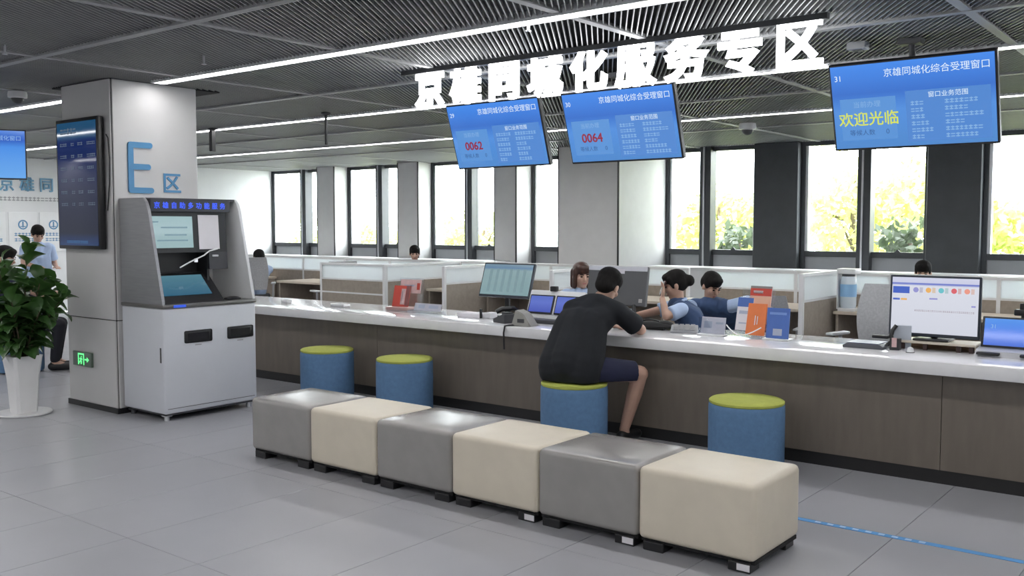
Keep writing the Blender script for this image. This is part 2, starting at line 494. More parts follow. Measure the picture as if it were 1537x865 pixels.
# windows
bays = [(-17.2, -15.28, -16.07), (-14.75, -12.97, -13.77), (-12.43, -10.55, -11.45), (-10.06, -8.5, -9.2), (-7.42, -5.9, -6.71),
        (-5.24, -3.5, -4.33), (-2.85, -1.12, -1.95), (-0.47, 1.26, 0.43), (1.9, XR, 2.8)]
for n, (x0, x1, xm) in enumerate(bays):
    w = struct('window_%d' % (n + 1), ((x0 + x1) / 2, YF, 0))
    c = (x0 + x1) / 2
    def L(a): return a - c
    fr = MB()
    fr.box(L(x0), L(x0) + 0.06, -0.05, 0.08, 0.25, CEIL, bev=0.004, seg=1)
    fr.box(L(x1) - 0.06, L(x1), -0.05, 0.08, 0.25, CEIL, bev=0.004, seg=1)
    fr.box(L(x0), L(x1), -0.04, 0.08, 1.12, 1.2)
    fr.box(L(x0), L(x1), -0.04, 0.08, 2.69, CEIL)
    fr.build('window_frame', FRAME, w, smooth=False)
    mu = MB().box(L(xm) - 0.09, L(xm) + 0.09, -0.12, 0.08, 0.25, CEIL, bev=0.004, seg=1).build('mullion', FRAME, w, smooth=False)
    MB().box(L(xm) - 0.03, L(xm) - 0.005, -0.135, -0.12, 0.25, CEIL).build('mullion_strip', SILVER, mu, smooth=False)
    MB().box(L(x0) + 0.06, L(x0) + 0.10, -0.03, 0.05, 1.2, 2.69).build('jamb_strip', SILVER, w, smooth=False)
    for a, b in ((x0 + 0.06, xm - 0.09), (xm + 0.09, x1 - 0.06)):
        MB().box(L(a), L(b), 0.02, 0.03, 1.2, 2.69).build('pane', GLASS, w, smooth=False)
        MB().box(L(a), L(b), 0.01, 0.05, 0.25, 1.12).build('lower_panel', SPANDREL, w, smooth=False)
    MB().prism([(L(xm) + 0.40, 1.2), (L(xm) + 0.48, 1.2), (L(xm) + 0.45, 1.235), (L(xm) + 0.43, 1.235)], 'y', -0.05, -0.03).build('window_handle', FRAME, w, smooth=False)
ld = struct('trim_1', (0, 12.85, 0), label='low white ledge cabinet running under the windows')
for x0, x1 in ((-7.3, -5.0), (-4.98, -2.7), (-2.68, -0.4), (-17.0, -14.8), (-14.78, -12.5), (-12.48, -10.2)):
    MB().box(x0, x1, -0.3, 0.12, 0, 0.93, bev=0.004, seg=1).build('ledge_cabinet', WHITEPL, ld, smooth=False)
    MB().box(x0 - 0.005, x1 + 0.005, -0.33, 0.12, 0.93, 0.96, bev=0.004, seg=1).build('ledge_top', WHITEPL, ld, smooth=False)

# ------------------------------------------------------------------ outside: ground and trees
g = MB().box(-60, 30, YF + 0.4, 60, -0.3, -0.2).build('ground', mat('neutral_bounce_ground', (0.36, 0.36, 0.34), 0.9, var=0.1, vscale=1.0), None, smooth=False)  # unseen ground, made neutral grey so no green bounces onto the ceiling
g['kind'] = 'structure'
def tree(x, y, h, rad, label, n=2600, seed=1, leaf=None):
    rnd = random.Random(seed)
    t = thing('tree', label, 'tree', (x, y, -0.2), group='trees outside the windows')
    tr = MB().tube([(0, 0, 0), (0.05, 0.03, h * 0.25), (-0.04, 0.02, h * 0.55), (0.02, 0, h * 0.85)], 0.11, 8, 0.03)
    for i in range(7):
        a = i * 2.4; z = h * (0.3 + 0.07 * i)
        e = Vector((math.cos(a), math.sin(a), 0.5)) * rad * 0.6
        tr.tube([(0, 0, z), (e.x * 0.5, e.y * 0.5, z + e.z * 0.4), (e.x, e.y, z + e.z)], 0.04, 5, 0.01)
    tr.build('trunk', BARK, t)
    blobs = [(Vector((rnd.uniform(-1, 1) * rad * 0.7, rnd.uniform(-1, 1) * rad * 0.6, h * rnd.uniform(0.25, 0.9))), rad * rnd.uniform(0.35, 0.6)) for _ in range(11)]
    bm = bmesh.new()
    for _ in range(n):
        c, r = rnd.choice(blobs)
        v = Vector((rnd.gauss(0, 1), rnd.gauss(0, 1), rnd.gauss(0, 1))).normalized() * r * rnd.uniform(0.55, 1.05)
        p = c + v
        s = rnd.uniform(0.06, 0.12)
        u = Vector((rnd.gauss(0, 1), rnd.gauss(0, 1), rnd.gauss(0, 1))).normalized()
        w_ = u.orthogonal().normalized()
        q = [bm.verts.new(p - u * s), bm.verts.new(p + w_ * s * 0.5), bm.verts.new(p + u * s), bm.verts.new(p - w_ * s * 0.5)]
        bm.faces.new(q)
    me = bpy.data.meshes.new('crown'); bm.to_mesh(me); bm.free()
    o = link('crown', me, leaf or TREELEAF, t); o['kind'] = 'stuff'
tree(-4.2, 16.8, 2.8, 1.2, 'bushy yellow-green tree outside the window just right of the tall screen mullion', seed=3)
tree(-5.9, 17.6, 3.1, 1.3, 'yellow-green tree outside, just left of the right-hand charcoal piers', seed=5)
tree(-8.4, 17.2, 2.5, 1.0, 'small yellow-green tree outside, right of the wide grey column', seed=6)
tree(-14.6, 17.5, 1.95, 1.2, 'yellow-green tree outside, behind the hanging screen reading 0062', seed=8)
tree(-18.5, 18.0, 1.75, 1.2, 'yellow-green tree outside the second grey pier from the end wall', seed=9)
tree(-22.4, 18.4, 1.9, 1.2, 'yellow-green tree outside the window nearest the end wall', seed=10)
tree(-2.4, 17.4, 2.5, 1.2, 'yellow-green tree outside the window at the right edge', seed=12)

tree(-4.25, 15.2, 1.9, 0.50, 'small darker green tree outside, low in the window left of the right charcoal pier', n=330, seed=21, leaf=DARKLEAF)
tree(-7.05, 15.2, 1.85, 0.42, 'small darker green tree outside, low in the window left of the first charcoal pier', n=260, seed=22, leaf=DARKLEAF)

# ------------------------------------------------------------------ column
CX0, CX1, CY0, CY1 = -8.21, -7.40, 4.155, 4.96
co = struct('wall_column', ((CX0 + CX1) / 2, (CY0 + CY1) / 2, 0), label='square column clad in pale grey panels with black corner seams')
hw, hd = (CX1 - CX0) / 2, (CY1 - CY0) / 2
MB().box(-hw + 0.012, hw - 0.012, -hd + 0.012, hd - 0.012, 0, CEIL).build('core', BLACKM, co, smooth=False)
MB().box(-hw - 0.006, hw + 0.006, -hd - 0.006, hd + 0.006, 0, 0.045).build('column_base', BLACK, co, smooth=False)
for z0, z1 in ((0.045, 0.77), (0.777, CEIL - 0.004)):
    for s in (-1, 1):
        MB().box(-hw + 0.016, hw - 0.016, min(s * hd, s * (hd - 0.03)), max(s * hd, s * (hd - 0.03)), z0, z1, bev=0.003, seg=1).build('cladding_panel', PANELW, co, smooth=False)
        MB().box(min(s * hw, s * (hw - 0.03)), max(s * hw, s * (hw - 0.03)), -hd + 0.016, hd - 0.016, z0, z1, bev=0.003, seg=1).build('cladding_panel', PANELW, co, smooth=False)

# E zone sign on the column (faces +x)
FX = (R(90), 0, R(90))
s = thing('zone_sign', 'blue raised letter E and a small zone character on the column above the kiosk', 'sign', (CX1, 4.5, 1.83))
def stroke(b, pts, r, y=0):      # round-ended bar strokes in the y-z plane
    for k_, ((u0, v0), (u1, v1)) in enumerate(zip(pts, pts[1:])):
        dv = Vector((u1 - u0, v1 - v0)); l = dv.length; dv /= l; pv = Vector((-dv.y, dv.x))
        poly = []
        for i in range(7):
            a = R(90 + 30 * i); poly.append((u0 + r * (dv.x * math.cos(a) + pv.x * math.sin(a)), v0 + r * (dv.y * math.cos(a) + pv.y * math.sin(a))))
        for i in range(7):
            a = R(-90 + 30 * i); poly.append((u1 + r * (dv.x * math.cos(a) + pv.x * math.sin(a)), v1 + r * (dv.y * math.cos(a) + pv.y * math.sin(a))))
        b.prism(poly, 'x', 0.001, 0.014 + y + 0.0007 * k_)
eb = MB()
stroke(eb, [(-0.01, 0.395), (-0.185, 0.395), (-0.185, 0.02), (-0.005, 0.02)], 0.024)
stroke(eb, [(-0.185, 0.215), (-0.03, 0.215)], 0.024, 0.003)
eb.build('letter_e', SIGNB, s)
text('zone_character', '区', 0.185, SIGNB, s, (0.002, 0.10, 0.022), FX, off=0.003, ext=0.006, align='LEFT')

# exit sign on the column front (faces -y)
ex = thing('exit_sign', 'small dark exit light with glowing green running figure and arrow, low on the column', 'exit sign', (-7.93, CY0, 0.415))
MB().box(-0.155, 0.155, -0.022, -0.001, -0.062, 0.062, bev=0.004, seg=1).build('sign_body', mat('exit_body_grey', (0.10, 0.115, 0.105), 0.3, emit=(0.1, 0.4, 0.15), estr=0.02), ex, smooth=False)
fb = MB()
for a in ((-0.062, -0.05, -0.048, 0.05), (-0.062, 0.03, 0.038, 0.05), (0.026, 0.038, -0.048, 0.05)):
    fb.box(a[0], a[1], -0.0245, -0.0225, a[2], a[3])
fb.build('door_mark', EXITG, ex, smooth=False)
rb = MB()
def flat(b, pts, r):
    for (u0, v0), (u1, v1) in zip(pts, pts[1:]):
        b.cyl((u0, -0.0235, v0), (u1, -0.0235, v1), r, r, 6)
flat(rb, [(-0.012, 0.012), (-0.018, -0.010), (-0.005, -0.022), (-0.012, -0.042)], 0.0045)
flat(rb, [(-0.018, -0.010), (-0.032, -0.026), (-0.042, -0.03)], 0.0045)
flat(rb, [(-0.012, 0.01), (-0.034, 0.002)], 0.004); flat(rb, [(-0.012, 0.01), (0.006, -0.004)], 0.004)
rb.ell((-0.008, -0.0235, 0.022), (0.007, 0.002, 0.007), u=8, v=6)
rb.build('running_figure', EXITG, ex)
ab = MB().box(0.05, 0.09, -0.0245, -0.0225, -0.006, 0.006)
ab.prism([(0.085, 0.022), (0.118, 0.0), (0.085, -0.022)], 'y', -0.0245, -0.0225)
ab.build('arrow', EXITG, ex, smooth=False)

# portrait display on the column
pd = thing('wall_display', 'portrait dark blue queue display mounted on the column', 'display', (-7.835, CY0, 1.36))
MB().box(-0.345, 0.345, -0.065, -0.015, 0, 1.09, bev=0.008).build('housing', BLACK, pd)
MB().box(-0.25, 0.25, -0.015, 0, 0.25, 0.85).build('wall_bracket', DARKGREY, pd, smooth=False)
scr = MB().box(-0.32, 0.315, -0.0665, -0.064, 0.03, 1.06).build('screen', screen_mat('column_display_picture', [(0, (0.02, 0.09, 0.30)), (0.06, (0.012, 0.05, 0.20)), (0.10, (0.006, 0.016, 0.06)), (0.45, (0.007, 0.022, 0.11)), (0.85, (0.012, 0.045, 0.26)), (0.88, (0.02, 0.15, 0.36)), (1, (0.02, 0.16, 0.36))], 0.38, rough=0.05), pd, smooth=False)
MATS['column_display_picture'].node_tree.nodes['Principled BSDF'].inputs['Specular IOR Level'].default_value = 0.3
for i in range(6):
    z = 0.865 - i * 0.1
    for q, (a, b) in enumerate(((-0.27, -0.17), (-0.09, -0.06), (0.02, 0.10), (0.17, 0.28))):
        text_row('screen_text', emit_mat('column_display_text', (0.25, 0.36, 0.50), 0.28), scr, a, b, z, 0.026, -0.067, seed=i * 4 + q)
text_row('screen_text', emit_mat('column_display_text', (0.25, 0.36, 0.50), 0.28), scr, -0.26, 0.0, 0.965, 0.05, -0.067, seed=50)
text_row('screen_text', emit_mat('column_display_text2', (0.06, 0.20, 0.45), 0.6), scr, -0.2, 0.15, 0.05, 0.022, -0.067, seed=51)
cb = thing('power_cable', 'thin black cable looping down the column beside the portrait display', 'cable', (-7.47, CY0 - 0.006, 2.3))
MB().tube([(0, 0, 0), (0.03, 0, -0.03), (0.045, 0, -0.2), (0.035, 0, -0.4), (-0.005, 0, -0.62)], 0.005, 6).build('cable_run', BLACK, cb)

# ------------------------------------------------------------------ ottoman bench
def ottoman(i, m, label, stick):
    t = thing('ottoman', label, 'ottoman', (-5.02 + 0.6 * i, 4.19, 0), group='upholstered ottomans in the bench row')
    b = MB().box(-0.298, 0.298, -0.262, 0.262, 0.055, 0.405, bev=0.028, seg=4)
    for v in b.bm.verts:            # the upholstery bulges a little
        if v.co.z > 0.3:
            fx = 1 - (v.co.x / 0.3) ** 2; fy = 1 - (v.co.y / 0.265) ** 2
            v.co.z += 0.004 * max(0, fx) * max(0, fy)
    bmesh.ops.subdivide_edges(b.bm, edges=[e for e in b.bm.edges if e.calc_length() > 0.2], cuts=3, use_grid_fill=True)
    for v in b.bm.verts:
        if v.co.z > 0.4049:
            fx = 1 - (v.co.x / 0.3) ** 2; fy = 1 - (v.co.y / 0.265) ** 2
            v.co.z = 0.405 + 0.004 * max(0, fx) * max(0, fy)
    b.build('upholstery', m, t, angle=60)
    MB().box(-0.29, 0.29, -0.235, 0.245, 0.04, 0.058).build('base_board', BLACKM, t, smooth=False)
    for sx in (-1, 1):
        for sy in (-1, 1):
            f = MB().box(sx * 0.22 - 0.055, sx * 0.22 + 0.055, sy * 0.2 - 0.05, sy * 0.2 + 0.05, 0, 0.045, bev=0.004, seg=1).build('foot', BLACK, t, smooth=False)
            if stick and sx == 1 and sy == -1:
                MB().box(sx * 0.22 - 0.01, sx * 0.22 + 0.052, -0.2525, -0.2502, 0.01, 0.04).build('label_sticker', PAPERW, f, smooth=False)
ottoman(0, GREYL, 'grey leather ottoman at the far end of the bench, next to the kiosk', False)
ottoman(1, BEIGE, 'beige leather ottoman second from the kiosk in the bench row', False)
ottoman(2, GREYL, 'grey leather ottoman third from the kiosk, between two beige ones', False)
ottoman(3, BEIGE, 'beige leather ottoman in the middle of the row, in front of the seated customer', True)
ottoman(4, GREYL, 'grey leather ottoman nearest the camera, beside the end beige one', True)
ottoman(5, BEIGE, 'beige leather ottoman at the near right end of the bench', True)

# ------------------------------------------------------------------ stools
def stool(x, y, label):
    t = thing('drum_stool', label, 'stool', (x, y, 0), rz=random.uniform(0, 6), group='blue drum stools along the counter')
    MB().lathe([(0.10, 0.012), (0.226, 0.012), (0.235, 0.02), (0.238, 0.06), (0.238, 0.40), (0.236, 0.425), (0.232, 0.432), (0.10, 0.432)], n=40).build('body', BLUEF, t)
    MB().lathe([(0.1, 0.43), (0.228, 0.43), (0.2345, 0.437), (0.2345, 0.449), (0.225, 0.456), (0.15, 0.462), (0.02, 0.465)], n=40).build('cushion', LIME, t)
    MB().lathe([(0.05, 0), (0.21, 0), (0.21, 0.013), (0.05, 0.013)], n=32).build('base_ring', BLACK, t)
stool(-6.59, 5.70, 'blue drum stool with lime top, nearest the kiosk at the counter')
stool(-5.62, 5.70, 'blue drum stool with lime top, second from the kiosk at the counter')
stool(-3.80, 5.55, 'blue drum stool with lime top that the customer sits on')
stool(-2.55, 5.66, 'empty blue drum stool with lime top, behind the near end of the bench')
stool(-10.42, 4.75, 'blue drum stool at the left edge, behind the potted plant')

# ------------------------------------------------------------------ service counter
ct = thing('service_counter', 'long service counter with white stone top and brown front panels', 'counter', (0, 0, 0))
CL, CR = -11.2, 3.4
MB().box(CL, CR, 5.95, 6.84, 0.672, 0.752, bev=0.006).build('worktop', TOPW, ct)
for i in range(6):
    x0 = CL + 0.05 + i * (CR - CL - 0.1) / 6; x1 = x0 + (CR - CL - 0.1) / 6 - 0.004
    MB().box(x0, x1, 6.06, 6.085, 0.085, 0.672).build('front_panel', BROWN, ct, smooth=False)
MB().box(CL + 0.05, CR - 0.05, 6.085, 6.11, 0, 0.672).build('carcass', BLACKM, ct, smooth=False)
MB().box(CL + 0.05, CR - 0.05, 6.07, 6.085, 0, 0.084).build('kickboard', KICK, ct, smooth=False)
for x in (CL + 0.06, -9, -6.9, -4.75, -2.6, -0.4, 1.6, CR - 0.06):
    MB().box(x - 0.02, x + 0.02, 6.11, 6.78, 0, 0.672).build('gable', BROWN, ct, smooth=False)

# ------------------------------------------------------------------ kiosk
ki = thing('self_service_kiosk', 'white self-service kiosk with black recessed screens and blue lit header, against the column', 'kiosk', (-7.085, 4.64, 0))
KX, KY = -7.085, 4.64
def kb(x0, x1, y0, y1, z0, z1, bev=0, seg=2): return MB().box(x0 - KX, x1 - KX, y0 - KY, y1 - KY, z0, z1, bev, seg)
kb(-7.388, -6.785, 4.2, 5.08, 0.06, 0.90, 0.014, 3).build('cabinet', WHITEPOW, ki)
kb(-7.36, -6.80, 4.22, 5.06, 0.045, 0.075).build('plinth', DARKGREY, ki, smooth=False)
kb(-6.7835, -6.7825, 4.225, 5.055, 0.098, 0.102).build('door_seam', DARKGREY, ki, smooth=False)
for x in (-7.33, -6.84):
    for y in (4.25, 5.03):
        c = MB().cyl((x - KX, y - KY, 0), (x - KX, y - KY, 0.05), 0.022, 0.018, 12)
        c.box(x - KX - 0.03, x - KX + 0.03, y - KY - 0.03, y - KY + 0.03, 0.035, 0.055)
        c.build('levelling_foot', SILVER if x > -7 else DARKGREY, ki)
kb(-7.388, -6.775, 4.195, 5.085, 0.90, 0.93, 0.006).build('deck', mat('kiosk_deck_grey', (0.16, 0.155, 0.15), 0.3, metal=0.4), ki)
prof = [(-7.388, 0.93), (-6.79, 0.93), (-6.795, 0.96), (-6.965, 1.68), (-6.99, 1.745), (-7.03, 1.78), (-7.388, 1.78)]
pr = [(a - KX, b) for a, b in prof]
MB().prism(pr, 'y', 4.20 - KY, 4.226 - KY, bev=0.004).build('side_panel', GREYMET, ki, smooth=False)
MB().prism(pr, 'y', 5.054 - KY, 5.08 - KY, bev=0.004).build('side_panel', WHITEPL, ki, smooth=False)
kb(-7.388, -7.36, 4.226, 5.054, 0.93, 1.78).build('back_panel', WHITEPL, ki, smooth=False)
kb(-7.36, -7.02, 4.226, 5.054, 1.76, 1.78).build('roof_panel', DARKGREY, ki, smooth=False)
hd_ = kb(-7.2, -6.972, 4.226, 4.972, 1.668, 1.776, 0.004, 1).build('header', mat('kiosk_header_black', (0.035, 0.036, 0.045), 0.3), ki, smooth=False)
for i, ch in enumerate('京雄自助多功能服务'):
    text('header_character', ch, 0.056, TXTB, hd_, (-6.9705 - KX, 4.285 + i * 0.0765 - KY, 1.70), FX, bev=0.001)
dp = MB().prism([(-7.045 - KX, 1.335), (-6.985 - KX, 1.335), (-7.005 - KX, 1.67), (-7.045 - KX, 1.67)], 'y', 4.226 - KY, 4.945 - KY).build('display_panel', BLACK, ki, smooth=False)
MB().prism([(-7.045 - KX, 1.19), (-6.976 - KX, 1.19), (-6.985 - KX, 1.335), (-7.045 - KX, 1.335)], 'y', 4.765 - KY, 4.945 - KY).build('card_panel', mat('kiosk_card_panel', (0.035, 0.035, 0.042), 0.35), ki, smooth=False)
def slope(z): return -7.005 + (1.67 - z) / (1.67 - 1.335) * 0.02
def on_panel(name, y0, y1, z0, z1, th, m, par):
    return MB().prism([(slope(z0) - KX - 0.002, z0), (slope(z0) - KX + th, z0), (slope(z1) - KX + th, z1), (slope(z1) - KX - 0.002, z1)], 'y', y0 - KY, y1 - KY).build(name, m, par, smooth=False)
us = on_panel('upper_screen', 4.235, 4.62, 1.375, 1.632, 0.003, screen_mat('kiosk_screen_picture', [(0, (0.30, 0.44, 0.46)), (0.35, (0.32, 0.46, 0.48)), (0.5, (0.38, 0.52, 0.55)), (1, (0.33, 0.48, 0.50))], 0.95), ki)
for i, (a, b, z) in enumerate(((4.33, 4.57, 1.535), (4.36, 4.56, 1.475), (4.29, 4.57, 1.43), (4.25, 4.31, 1.58))):
    rw = MB()
    rw.box(slope(z) - KX + 0.003, slope(z) - KX + 0.004, a - KY, b - KY, z, z + 0.012)
    rw.build('screen_text', emit_mat('kiosk_screen_text', (0.18, 0.30, 0.36), 0.9), us, smooth=False)
on_panel('notice_sheet', 4.675, 4.872, 1.36, 1.645, 0.003, PAPERW, ki)
kb(-7.17, -7.15, 4.226, 4.765, 0.93, 1.34).build('recess_back', BLACK, ki, smooth=False)
kb(-7.17, -7.0, 4.755, 4.775, 0.93, 1.34).build('recess_side', BLACK, ki, smooth=False)
cn = MB().prism([(-7.15 - KX, 0.93), (-6.83 - KX, 0.93), (-6.85 - KX, 0.955), (-7.07 - KX, 1.165), (-7.15 - KX, 1.165)], 'y', 4.226 - KY, 4.80 - KY).build('console', BLACK, ki, smooth=False)
a0, a1 = Vector((-6.885 - KX, 0, 0.992)), Vector((-7.045 - KX, 0, 1.145))
n_ = Vector((0.22, 0, 0.21)).normalized() * 0.003
MB().prism([((a0).x, a0.z), (a1.x, a1.z), ((a1 + n_).x, (a1 + n_).z), ((a0 + n_).x, (a0 + n_).z)], 'y', 4.27 - KY, 4.72 - KY).build('lower_screen', screen_mat('kiosk_lower_picture', [(0, (0.03, 0.12, 0.20)), (1, (0.09, 0.22, 0.28))], 0.9, rough=0.08), cn, smooth=False)
kb(-6.93, -6.86, 4.86, 4.99, 0.93, 0.945, 0.006).ell((-6.895 - KX, 4.925 - KY, 0.943), (0.035, 0.07, 0.014)).build('card_reader', BLACK, ki)
ind = kb(-6.776, -6.773, 4.29, 4.40, 0.905, 0.926).build('status_light', emit_mat('kiosk_status_blue', (0.02, 0.10, 0.80), 0.9), ki, smooth=False)
MB().tube([(-6.97 - KX, 4.84 - KY, 1.362), (-6.94 - KX, 4.74 - KY, 1.345), (-6.93 - KX, 4.68 - KY, 1.31), (-6.93 - KX, 4.55 - KY, 1.26), (-6.94 - KX, 4.46 - KY, 1.215)], 0.006, 8).build('white_tube', WHITEPL, ki)  # curved white tube across the front of the recess
kb(-6.945, -6.925, 4.595, 4.62, 1.255, 1.285, 0.003, 1).build('white_square', emit_mat('kiosk_white_emission', (0.9, 0.92, 1.0), 0.9), ki, smooth=False)  # small emissive white square beside the tube
kb(-6.98, -6.968, 4.79, 4.85, 1.295, 1.312, 0.004, 1).build('card_slot_lip', WHITEPL, ki, smooth=False)
for y0, y1 in ((4.385, 4.64), (4.79, 5.045)):
    sl = kb(-6.788, -6.780, y0, y1, 0.612, 0.712, 0.012, 2).build('printer_slot', BLACK, ki)
    kb(-6.7805, -6.779, y0 + 0.03, y1 - 0.03, 0.632, 0.692).build('slot_flap', mat('slot_flap', (0.02, 0.02, 0.024), 0.25), sl, smooth=False)
    kb(-6.7852, -6.7845, (y0 + y1) / 2 - 0.03, (y0 + y1) / 2 + 0.03, 0.588, 0.596).build('slot_caption', mat('caption_grey', (0.3, 0.3, 0.32), 0.6), ki, smooth=False)
kb(-6.838, -6.818, 4.1985, 4.201, 0.47, 0.59).build('door_handle', DARKGREY, ki, smooth=False)

# ------------------------------------------------------------------ hanging sign
SY = 5.40
sg = thing('hanging_sign', 'glowing white row of nine large characters hung from the ceiling over the counter', 'sign', (-3.6, SY, 2.46))
MB().box(-1.72, 1.62, -0.02, 0.02, 0.255, 0.29).build('top_rail', DARKGREY, sg, smooth=False)
MB().box(-1.62, 1.62, 0.012, 0.022, -0.005, 0.008).build('lower_rail', WHITEPL, sg, smooth=False)
for i in range(5):
    MB().cyl((-1.5 + 0.75 * i, 0.017, -0.005), (-1.5 + 0.75 * i, 0.017, 0.26), 0.004, n=6).build('hanger_rod', DARKGREY, sg)
for i, ch in enumerate('京雄同城化服务专区'):
    c = text('sign_character', ch, 0.295, SIGNW, sg, (-1.44 + i * 0.361, 0.004, 0.026), ext=0.008, bev=0.0105)
    c.scale.y = 1.02

# ------------------------------------------------------------------ hanging televisions
TVB = screen_mat('queue_screen_picture', [(0, (0.075, 0.24, 0.58)), (0.45, (0.085, 0.27, 0.70)), (0.66, (0.04, 0.16, 0.58)), (0.8, (0.05, 0.20, 0.68)), (1, (0.06, 0.25, 0.80))], 1.0)
TVPANEL = emit_mat('queue_screen_panel', (0.10, 0.30, 0.70), 0.92)
TVPANEL2 = emit_mat('queue_screen_panel_shade', (0.08, 0.25, 0.66), 0.92)
def tv(x, label, number, num_mat, windowno, title, w=1.03, h=0.585, bold=0.0022):
    t = thing('hanging_screen', label, 'screen', (x, 6.40, 2.62), group='hanging queue screens over the counter')
    t.rotation_euler = (R(18), 0, 0)
    MB().box(-w / 2, w / 2, 0.0, 0.05, -h, 0.0, bev=0.006, seg=1).build('housing', BLACK, t, smooth=False)
    s = MB().box(-w / 2 + 0.014, w / 2 - 0.014, -0.002, 0.002, -h + 0.016, -0.014).build('screen', TVB, t, smooth=False)
    y = -0.003
    MB().box(-w * 0.44, -w * 0.09, y, y + 0.0005, -h * 0.88, -h * 0.40).build('info_panel', TVPANEL, s, smooth=False)
    MB().box(-w * 0.03, w * 0.46, y, y + 0.0005, -h * 0.93, -h * 0.36).build('info_panel', TVPANEL2, s, smooth=False)
    y = -0.0042
    text('window_number', windowno, 0.052, TXTW, s, (-w * 0.465, y, -h * 0.19), align='LEFT')
    text('screen_title', title, 0.058, TXTW, s, (w * 0.465, y, -h * 0.175), align='RIGHT')
    text('screen_heading', '当前办理', 0.045, TXTP, s, (-w * 0.27, y, -h * 0.50))
    text('queue_number', number, 0.098 if num_mat is TXTY else 0.10, num_mat, s, (-w * 0.265, y - 0.001, -h * 0.70), bev=bold)
    text('waiting_caption', '等候人数', 0.042, TXTD, s, (-w * 0.31, y, -h * 0.82))
    text('waiting_count', '0', 0.046, TXTD, s, (-w * 0.15, y, -h * 0.82))
    text('screen_heading', '窗口业务范围', 0.040, TXTW, s, (w * 0.22, y, -h * 0.44), bev=0.0)
    rnd = random.Random(int(x * 100))
    for i in range(6):
        z = -h * (0.52 + 0.075 * i)
        text_row('screen_text', TXTP, s, w * 0.0, w * (0.0 + rnd.uniform(0.06, 0.15)), z, 0.026, y, seed=i + 3)
        text_row('screen_text', TXTP, s, w * 0.20, w * (0.20 + rnd.uniform(0.08, 0.22)), z, 0.026, y, seed=i + 20)
    mt = MB().box(-0.09, 0.09, 0.05, 0.08, -0.40, -0.12)
    mt.build('mount_plate', DARKGREY, t, smooth=False)
    p = MB()
    Mi = Matrix.Rotation(R(-18), 4, 'X')
    p.cyl(Mi @ Vector((0, 0.06, 0.14)), Vector((0, 0.085, -0.22)), 0.02, n=12)
    p.box(-0.07, 0.07, 0.01, 0.11, 0.09, 0.125, M=Mi)
    p.build('drop_pole', DARKGREY, t)
tv(-5.27, 'leftmost blue screen under the glowing sign, showing red number 0062', '0062', TXTR, '29', '京雄同城化综合受理窗口')
tv(-4.02, 'second blue screen, under the middle of the glowing sign, showing red number 0064', '0064', TXTR, '30', '京雄同城化综合受理窗口')
tv(-1.83, 'hanging blue screen numbered 31 with yellow welcome text', '欢迎光临', TXTY, '31', '京雄同城化综合受理窗口', bold=0.0012)
# another screen seen at the far left
lt = thing('hanging_screen', 'blue hanging screen cut off by the left edge, turned towards the hall', 'screen', (-11.35, 4.72, 2.64), rz=R(63), group='hanging queue screens over the counter')
MB().box(-0.55, 0.55, 0, 0.05, -0.56, 0, bev=0.006, seg=1).build('housing', BLACK, lt, smooth=False)
s2 = MB().box(-0.536, 0.536, -0.002, 0.002, -0.545, -0.014).build('screen', screen_mat('queue_screen_picture_far', [(0, (0.12, 0.36, 0.78)), (0.65, (0.06, 0.26, 0.75)), (0.8, (0.02, 0.10, 0.50)), (1, (0.04, 0.18, 0.62))], 1.0), lt, smooth=False)
text('screen_title', '京雄同城化窗口', 0.06, TXTP, s2, (0.50, -0.004, -0.12), align='RIGHT')
MB().cyl((0, 0.07, -0.2), (0, 0.07, 0.11), 0.02, n=10).build('drop_pole', DARKGREY, lt)

# suspended dark posts and sensors on the ceiling
for x, y, h, w, lab in ((-10.17, 7.02, 0.285, 0.055, 'thick dark post hanging from the ceiling just right of the column'),
                        (-7.81, 6.78, 0.34, 0.022, 'thin dark rod hanging from the ceiling left of the glowing sign')):
    t = thing('ceiling_post', lab, 'ceiling post', (x, y, CEIL - h))
    MB().box(-w / 2, w / 2, -w / 2, w / 2, 0, h - 0.03, bev=0.003, seg=1).build('post', BLACK, t, smooth=False)
    MB().lathe([(0.02, h - 0.035), (0.05, h - 0.02), (0.05, h - 0.008), (0.02, h - 0.002)], n=14).build('ceiling_rose', DARKGREY, t)
def dome(x, y, label, s=1.0):
    t = thing('dome_camera', label, 'camera', (x, y, CEIL - 0.012))
    MB().lathe([(0.03, 0), (0.075 * s, -0.002), (0.08 * s, -0.03 * s), (0.078 * s, -0.055 * s), (0.055 * s, -0.06 * s)], n=24).build('housing', WHITEPL, t)
    MB().ell((0, 0, -0.058 * s), (0.055 * s, 0.055 * s, 0.05 * s)).build('lens_dome', DARKGREY, t)
dome(-8.70, 4.02, 'small white dome camera on the ceiling left of the column')
dome(-4.75, 10.45, 'small dome camera on the ceiling near the windows', 1.25)
for x, y, lab in ((-6.65, 3.0, 'thin sprinkler stub on the ceiling above the column'), (-5.95, 4.05, 'thin sprinkler stub on the ceiling near the long light'), (-3.45, 4.55, 'sprinkler stub on the ceiling above the glowing sign'), (-5.55, 10.0, 'sprinkler stub on the ceiling near the window dome camera')):
    t = thing('sprinkler', lab, 'sprinkler', (x, y, CEIL))
    MB().cyl((0, 0, 0.02), (0, 0, -0.05), 0.008, n=8).build('pipe', SILVER, t)
    MB().lathe([(0.004, -0.05), (0.018, -0.052), (0.018, -0.056), (0.004, -0.058)], n=10).build('deflector', SILVER, t)
pj = thing('ceiling_sensor', 'small grey box on the ceiling left of the screen numbered 31', 'sensor', (-2.12, 6.32, CEIL - 0.012))
MB().box(-0.06, 0.06, -0.05, 0.05, -0.05, 0, bev=0.008).build('sensor_box', mat('sensor_grey', (0.3, 0.31, 0.32), 0.5), pj)
